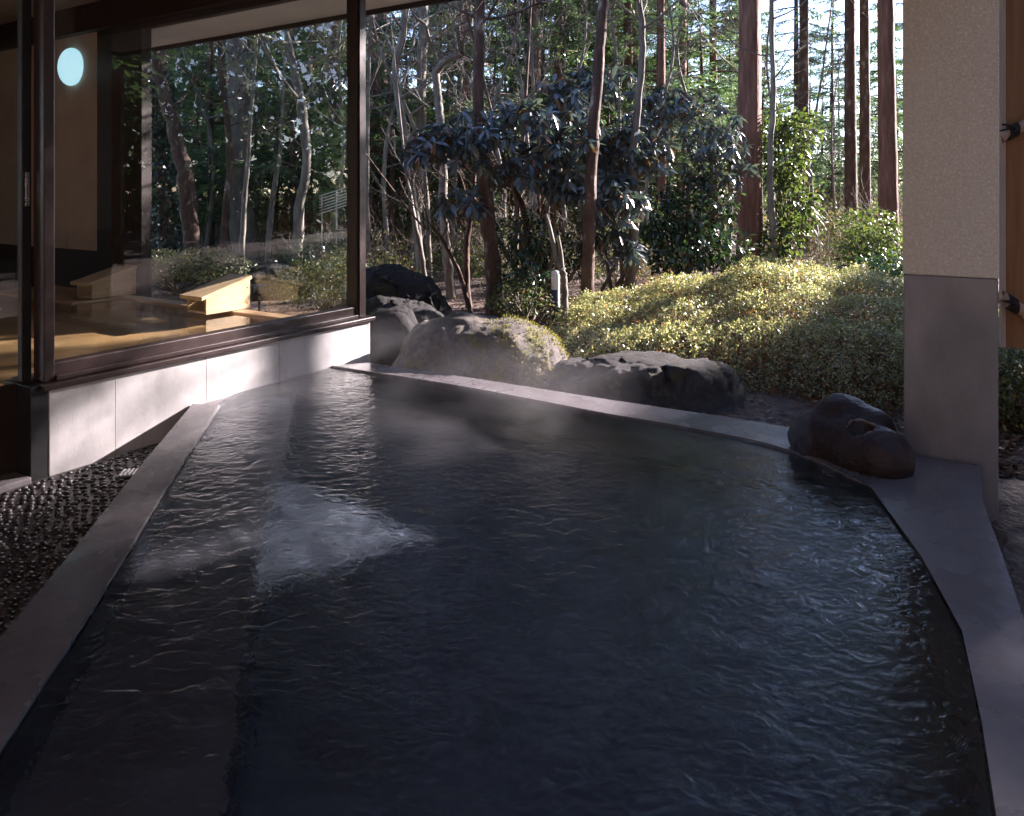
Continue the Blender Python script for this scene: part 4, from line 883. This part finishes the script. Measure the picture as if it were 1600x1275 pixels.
def sapling(seed):
    rng = np.random.default_rng(seed); e = bpy.data.objects.new('sapling', None); COL.objects.link(e)
    V, Q, PP, RR = trunk_tube([np.array((0, 0, -.1)), np.array((rng.normal(0, .15), rng.normal(0, .15), 2.2)), np.array((rng.normal(0, .3), rng.normal(0, .3), 4.5)), np.array((rng.normal(0, .5), rng.normal(0, .5), 7.2))], [.045, .036, .024, .008], 8, rng, .03, 30)
    put('trunk', MB().add(V, Q).mesh('trunk', smooth=True), m_bark_pale, e)
    for k in range(9):
        br = MB(); i_ = rng.integers(8, 28); grow(br, PP[i_], nrm(np.array((rng.normal(), rng.normal(), rng.uniform(.2, 1.1)))), rng.uniform(.8, 1.7), min(.014, RR[i_] * .6), 2, rng, .06, .32, 5)
        put('branch', br.mesh('branch', smooth=True), m_bark_pale, e)
    return e
saps = [sapling(301), sapling(302), sapling(303)]; rng = np.random.default_rng(66)
for k, (px, Y) in enumerate(((245, 16), (318, 14.5), (405, 16.5), (505, 14), (548, 15.5), (575, 12.8), (607, 14.5), (672, 13.2), (705, 15.5), (765, 13.5), (790, 15), (822, 14), (858, 13), (893, 15.5), (962, 14.5), (1022, 14), (1085, 15), (1135, 14), (1232, 15.5), (1282, 18), (1308, 21))):
    plant(saps[k % 3], pxX(px, Y), Y, rng.uniform(.8, 1.15), rng.uniform(0, 6.28), '%s thin bare sapling %s' % zone(pxX(px, Y), Y, 14.6), 'tree', 'thin bare saplings in the wood', tilt=(rng.normal(0, .05), rng.normal(0, .05)))
# ivy clad trunk at the left of the window
e_, PP_, RR_ = named_tree('ivy clad trunk at the far left of the garden window', [(262, 410), (258, 330), (252, 240), (250, 160), (248, 80)], 13.2, (26, 24, 22, 20, 18), m_bark_dark, 20, branch=(5, 1.2, .02, 1), start=.6)
rng = np.random.default_rng(9); k = 3600; ii = rng.integers(0, 30, k); th = rng.uniform(0, 6.283, k); nv = np.stack((np.cos(th), np.sin(th), rng.normal(0, .3, k)), 1)
C = PP_[ii] + rng.normal(0, .08, (k, 3)) + nv * (RR_[ii] + rng.uniform(.02, .22, k) * (1 + .5 * np.sin(ii * .6)))[:, None]
LL = rng.uniform(.05, .10, k); mk('ivy', MB().add(*blades(C, nv * .3 + rng.normal(0, .5, (k, 3)) - np.array((0, 0, .6)), nv, LL, LL * .7)), m_ivy, e_)

# conifer prototypes
cA = proto_tree('cedar_tree', conifer(101, 20, 6.5, .22, 92, 2.7), m_bark_cedar, m_conifer)
cB = proto_tree('cedar_tree', conifer(102, 18, 3.2, .17, 92, 2.4, droop=.32), m_bark_cedar, m_conifer)
cC = proto_tree('cedar_tree', conifer(103, 20, 4.5, .19, 92, 2.8, droop=.2), m_bark_dark, m_conifer)
cD = proto_tree('cedar_tree', conifer(106, 17, 6.0, .15, 36, 2.0, droop=.3), m_bark_dark, m_conifer)
yA = proto_tree('young_conifer', conifer(104, 7.5, .8, .08, 48, 1.7, (.095, .032), .18, 1.2, 8), m_bark_dark, m_conifer_b)
yB = proto_tree('young_conifer', conifer(105, 6.0, 1.4, .07, 40, 1.6, (.095, .034), .12, 1.2, 8), m_bark_dark, m_conifer_b)
# the cedars one can tell apart
for lab, px, Y, dpx, pr, rz, sz in (('thick red brown cedar rising behind the azalea', 1170, 12.0, 37, cA, .3, None), ('dark straight trunk against the bright sky right of the thick cedar', 1257, 19.0, 17, cD, 1.1, 1.0),
        ('left of the two close set trunks near the pillar', 1330, 17.5, 19, cD, 2.2, 1.05), ('right of the two close set trunks near the pillar', 1352, 19.5, 17, cD, 3.2, 1.1), ('reddish cedar trunk beside the pillar', 1390, 15.0, 28, cA, 4.4, 1.0),
        ('dark cedar trunk above the big rhododendron', 868, 21, 17, cB, 5.0, 1.1), ('brown cedar trunk right of the lichened front trunk', 800, 23, 16, cC, .7, 1.1), ('straight dark trunk above the brown tinged rhododendron', 1063, 22, 15, cA, 1.9, 1.0), ('dark trunk left of the thick cedar in the background', 1116, 24, 14, cB, 2.6, 1.2), ('dark straight trunk behind the upper right corner of the window', 520, 17, 17, cA, .4, .85), ('straight brown trunk just right of the window corner post', 585, 18, 17, cA, 1.4, .9), ('straight trunk left of the lichened front trunk', 727, 17.5, 15, cA, 2.4, .85), ('slim cedar trunk above the middle of the big rhododendron', 838, 18.5, 14, cA, 3.4, .9), ('slim cedar trunk right of the crooked grey one', 1035, 18, 15, cA, 5.4, .9)):
    r0 = {cA: .22, cB: .17, cC: .19, cD: .15}[pr]; s_ = dpx / F * Y / 2 / (r0 * .93)
    plant(pr, pxX(px, Y), Y, s_, rz, lab, 'tree', None, sz)
rng = np.random.default_rng(2024)
taken = []
spots = []
for k in range(400):
    Y = rng.uniform(21, 62); px = rng.uniform(60, 1640)
    x = pxX(px, Y)
    dens = 1.0 if px < 1150 else .30
    if rng.random() > dens: continue
    if any((x - a) ** 2 + (Y - b) ** 2 < 2.6 ** 2 for a, b in taken): continue
    taken.append((x, Y)); spots.append((x, Y))
    if len(spots) >= 58: break
for k, (x, Y) in enumerate(spots):
    pr = (cD, cD, cA)[k % 3] if 800 + F * x / Y > 1180 else (cB, cC, cC, cA)[k % 4]; s_ = rng.uniform(.8, 1.2)
    plant(pr, x, Y, s_, rng.uniform(0, 6.28), '%s cedar in the depth of the wood %s' % zone(x, Y, 40), 'tree', 'cedars in the wood behind the garden', tilt=(rng.normal(0, .015), rng.normal(0, .015)))
for k, (px, Y) in enumerate(((240, 17), (310, 19), (330, 15.5), (430, 18), (505, 19.5), (545, 17), (590, 18.5), (610, 15.5), (720, 19), (770, 17), (850, 20), (280, 22), (400, 23), (560, 24), (660, 23), (950, 21), (1030, 19), (1100, 20), (1300, 30), (1375, 24), (190, 20), (1010, 26), (900, 27), (480, 28), (740, 28), (260, 26), (350, 27), (520, 25), (600, 29), (690, 16.5), (820, 24), (880, 17.5), (460, 15.5), (985, 24), (1075, 27), (640, 20), (790, 31), (540, 32), (930, 33), (410, 33), (1140, 26), (700, 34), (225, 14.5), (315, 24), (375, 20), (445, 25), (580, 21.5), (620, 26), (665, 30), (725, 23), (845, 29), (905, 23.5), (965, 29), (1045, 31), (1095, 34), (500, 36), (330, 35), (1240, 36), (1420, 33), (1215, 30), (1285, 40), (1330, 34), (1380, 38), (1190, 24), (1310, 46), (1400, 45), (1265, 50))):
    pr = (yA, yB)[k % 2]; plant(pr, pxX(px, Y), Y, rng.uniform(.85, 1.2) * (.72 + Y / 60), rng.uniform(0, 6.28), '%s young green conifer %s' % zone(pxX(px, Y), Y, 22), 'tree', 'young conifers among the trunks')
# trees outside the frame on the right: they break up the low sun
SA = np.array((math.cos(R(SUN_A)), math.sin(R(SUN_A)))); SQ = np.array((-SA[1], SA[0]))
SH = ((3.07, 23.6, cC, 0.95, 1.68), (5.46, 15.4, cA, 0.84, 3.43), (2.66, 16.9, cA, 0.95, 4.41), (2.58, 24.4, cB, 1.14, 3.33), (3.14, 12.3, cD, 0.91, 4.85), (2.53, 20.7, yA, 1.26, 0.61), (1.67, 30.8, cB, 1.04, 5.22), (2.73, 13.5, cA, 0.78, 4.48), (2.44, 27.6, yA, 1.79, 5.16), (2.16, 20.2, cD, 1.11, 2.88))
for k, (q_, d_, pr, s_, rz_) in enumerate(SH):
    x, y = SQ * q_ + SA * d_
    plant(pr, x, y, s_, rz_, 'cedar standing right of the bath house out of view', 'tree', 'cedars right of the bath house')
# unseen trees added round the bath house to keep sky out of the window reflections
rng = np.random.default_rng(55)
for k in range(16):
    a_ = R(-34 + k * 2.9); d_ = (9.5, 12.5, 16.0)[k % 3]; x, y = 2 + d_ * math.cos(a_), 1 + d_ * math.sin(a_)
    if x * SQ[0] + y * SQ[1] > -3.5 and a_ > R(0): continue
    plant((yA, yB)[k % 2], x, y, (2.0, 2.1)[k % 2], k * 1.1, 'dense unseen conifer added right of the pool to darken reflections', 'tree', 'trees right of the pool')
for k in range(34):
    a_ = R(-178 + k * 5.6) ; d_ = rng.uniform(11, 22); x, y = 2 + d_ * math.cos(a_), 1 + d_ * math.sin(a_)
    if a_ > R(8): continue
    plant((cB, yA, cC)[k % 3], x, y, (1.0, 1.6, 1.0)[k % 3], k * .9, 'tree of the wood behind the bath house out of view', 'tree', 'trees behind the bath house')
rng = np.random.default_rng(18); n = 80000; th = R(-182) + R(209) * rng.random(n); dd_ = rng.uniform(25, 33, n); v = rng.normal(0, 1, (n, 3))  # unseen ring of oversized leaves, added to hide bright sky from the panes
LL = np.where(np.arange(n) < 62000, rng.uniform(.35, .75, n), rng.uniform(1.0, 1.7, n)); dd_ = np.where(np.arange(n) < 62000, dd_, rng.uniform(33, 36, n)); o = mk('woodland', MB().add(*blades(np.stack((dd_ * np.cos(th), dd_ * np.sin(th), np.where(np.arange(n) < 62000, 15, 24) * rng.random(n) ** 1.35 * (1 + .2 * np.sin(th * 19)) - .2), 1), v, rng.normal(0, 1, (n, 3)), LL, LL * .5)), m_conifer)
tag(o, 'unseen leaf mass added round the bath house to darken reflections', 'wood', kind='stuff')
# far wood that reads as one mass
rng = np.random.default_rng(8); n = 64000
th = rng.uniform(0, 6.283, n); n0 = 30000; th[:n0] = R(90) - np.arctan((rng.uniform(-300, 1900, n0) - 800) / F)
dd_ = rng.uniform(60, 92, n); xs = dd_ * np.cos(th); Y = dd_ * np.sin(th); pxs = np.where(Y > 5, 800 + F * xs / np.maximum(Y, 5), 0)
thin = (pxs > 1180) & (pxs < 1500)
hmax = np.where(thin, 3.2 + 1.2 * np.sin(xs * .5), 15 + 3 * np.sin(th * 21) + 2 * np.sin(th * 57)); zz = rng.random(n) ** 1.1 * np.maximum(hmax, 1)
LL = rng.uniform(.35, .8, n); v = rng.normal(0, 1, (n, 3))
o = mk('far_wood', MB().add(*blades(np.stack((xs, Y, zz - .2), 1), v, rng.normal(0, 1, (n, 3)), LL, LL * .5)), m_scrub)
tag(o, 'hazy far edge of the wood between the trunks', 'wood', kind='stuff')

rng = np.random.default_rng(28); n = 26000; Y = 24 + 34 * rng.random(n) ** 1.3; px = rng.uniform(-50, 1640, n); x = pxX(px, Y)
hm = (1.1 + .7 * np.sin(x * .8) * np.sin(Y * .6) + .5 * np.sin(x * 2.3 + Y)) * (1 + (Y - 24) / 30); LL = rng.uniform(.10, .24, n)
o = mk('undergrowth', MB().add(*blades(np.stack((x, Y, gz(x, Y) + rng.random(n) * np.maximum(hm, .3)), 1), rng.normal(0, 1, (n, 3)), rng.normal(0, 1, (n, 3)), LL, LL * .5)), m_scrub)
tag(o, 'tangled undergrowth covering the floor of the wood', 'undergrowth', kind='stuff')
# ------------------------------------------------------------------ small garden things
gl = empty('garden_lamp', tuple(at(868, 470, 0)), 'small white garden lamp on a black foot beside the broken stub', 'lamp')
gp = atY(868, 452, 8.4)
def lathe(prof, c, n=20):
    return lathe_on_wall(prof, c, (0, 0, 1), (1, 0, 0), n)
gl.location = (gp[0], gp[1], float(gz(gp[0], gp[1])))
mk('shade', lathe([(.048, 0), (.048, .17), (.040, .20), (.020, .215), (.001, .218)], gp), m_white, gl, True)
mk('foot', lathe([(.05, float(gz(gp[0], gp[1])) - gp[2] - .05), (.05, -.001), (.001, -.001)], gp), m_black, gl, True)
fp = atY(405, 452, 8.7); fl = empty('flood_light', (fp[0], fp[1], float(gz(fp[0], fp[1]))), 'small garden flood light outside the window behind the wooden spout', 'lamp')
ff = (fp[:2], np.array((.8, .6)), np.array((-.6, .8)))
hd = box('housing', ff, (-.10, .10), (-.05, .05), (fp[2] - .06, fp[2] + .06), m_black, fl, .012)
box('lens', ff, (-.085, .085), (-.062, -.052), (fp[2] - .045, fp[2] + .05), m_steel, fl, .004)
box('stake', ff, (-.012, .012), (-.012, .012), (-.2, fp[2] - .062), m_black, fl, .002)
rk = empty('louver_reflection', tuple(np.array((pxX(525, 13.8), 13.8, 0))), 'white slatted rack standing in for a louver reflection in the window', 'lattice')
rfm = (np.array((pxX(525, 13.8), 13.8)), nrm((1, -.25)), nrm((.25, 1)))  # these slats stand in for ceiling louvers mirrored in the glass
for k in range(7):
    mbx = MB(); zc = CAM - (300 + k * 4.6 - 300) / F * 13.8 + .02
    a_ = np.array(fr(rfm, -.34, 0, zc - .10)); b_ = np.array(fr(rfm, .34, 0, zc + .10)); mk('slat', mbx.add(*tube([a_, b_], .011, 6)), m_white, rk)
for a in (-.30, .0, .30): mk('upright', MB().add(*tube([fr(rfm, a, .02, -.1), fr(rfm, a, .02, CAM + .03 + a * .3)], .014, 6)), m_white, rk)
# fallen leaves
rng = np.random.default_rng(15); n = 42000
Y = 4.3 + 16 * rng.random(n) ** 1.6; px = rng.uniform(150, 1750, n); x = pxX(px, Y)
ok = inside(x, Y) < -.03; x, Y = x[ok], Y[ok]; n = len(x)
LL = rng.uniform(.03, .075, n); v = rng.normal(0, 1, (n, 3)); v[:, 2] *= .25; nr = rng.normal(0, .35, (n, 3)); nr[:, 2] += 1
o = mk('fallen_leaves', MB().add(*blades(np.stack((x, Y, gz(x, Y) + .012 + rng.random(n) * .015), 1), v, nr, LL, LL * .55)), m_litter)
tag(o, 'brown fallen leaves scattered over the garden ground', 'leaves', kind='stuff')

# ------------------------------------------------------------------ steam drifting over the hot water
m_steam = bpy.data.materials.new('steam'); m_steam.use_nodes = True; nt = m_steam.node_tree; nt.nodes.remove(nt.nodes['Principled BSDF'])
pv = node(nt, 'ShaderNodeVolumePrincipled'); pv.inputs['Color'].default_value = (.95, .93, .96, 1); pv.inputs['Anisotropy'].default_value = .2
v = coords(nt, (1, 1.2, 2.2)); n1 = node(nt, 'ShaderNodeTexNoise', Scale=1.15, Detail=3., Roughness=.55, Distortion=.8); nt.links.new(v, n1.inputs['Vector'])
mr = node(nt, 'ShaderNodeMapRange'); mr.inputs['From Min'].default_value = .46; mr.inputs['From Max'].default_value = .74; mr.inputs['To Max'].default_value = .50; nt.links.new(n1.outputs[0], mr.inputs[0])
sx = node(nt, 'ShaderNodeSeparateXYZ'); tc = node(nt, 'ShaderNodeTexCoord'); nt.links.new(tc.outputs['Object'], sx.inputs[0])
mh = node(nt, 'ShaderNodeMapRange'); mh.inputs['From Min'].default_value = .02; mh.inputs['From Max'].default_value = .62; mh.inputs['To Min'].default_value = 1; mh.inputs['To Max'].default_value = 0; nt.links.new(sx.outputs[2], mh.inputs[0])
mm = node(nt, 'ShaderNodeMath', operation='MULTIPLY'); nt.links.new(mr.outputs[0], mm.inputs[0]); nt.links.new(mh.outputs[0], mm.inputs[1]); nt.links.new(mm.outputs[0], pv.inputs['Density'])
nt.links.new(pv.outputs[0], nt.nodes['Material Output'].inputs['Volume'])
o = prism('steam', [tuple(A0 + W * .02 + NW * .03)] + [(p[0], p[1]) for p in fi[2::4]] + [(1.40, 3.5), (.8, 3.5), (-1.45, 3.5), (-1.8, 4.8), tuple(A0 + W * -.75 + NW * .03)], .205, .85, m_steam, None, 0, origin=(0, 4, .2))
tag(o, 'thin white steam drifting over the pool', 'steam', kind='stuff')
S.cycles.volume_step_rate = 4; S.cycles.volume_max_steps = 64
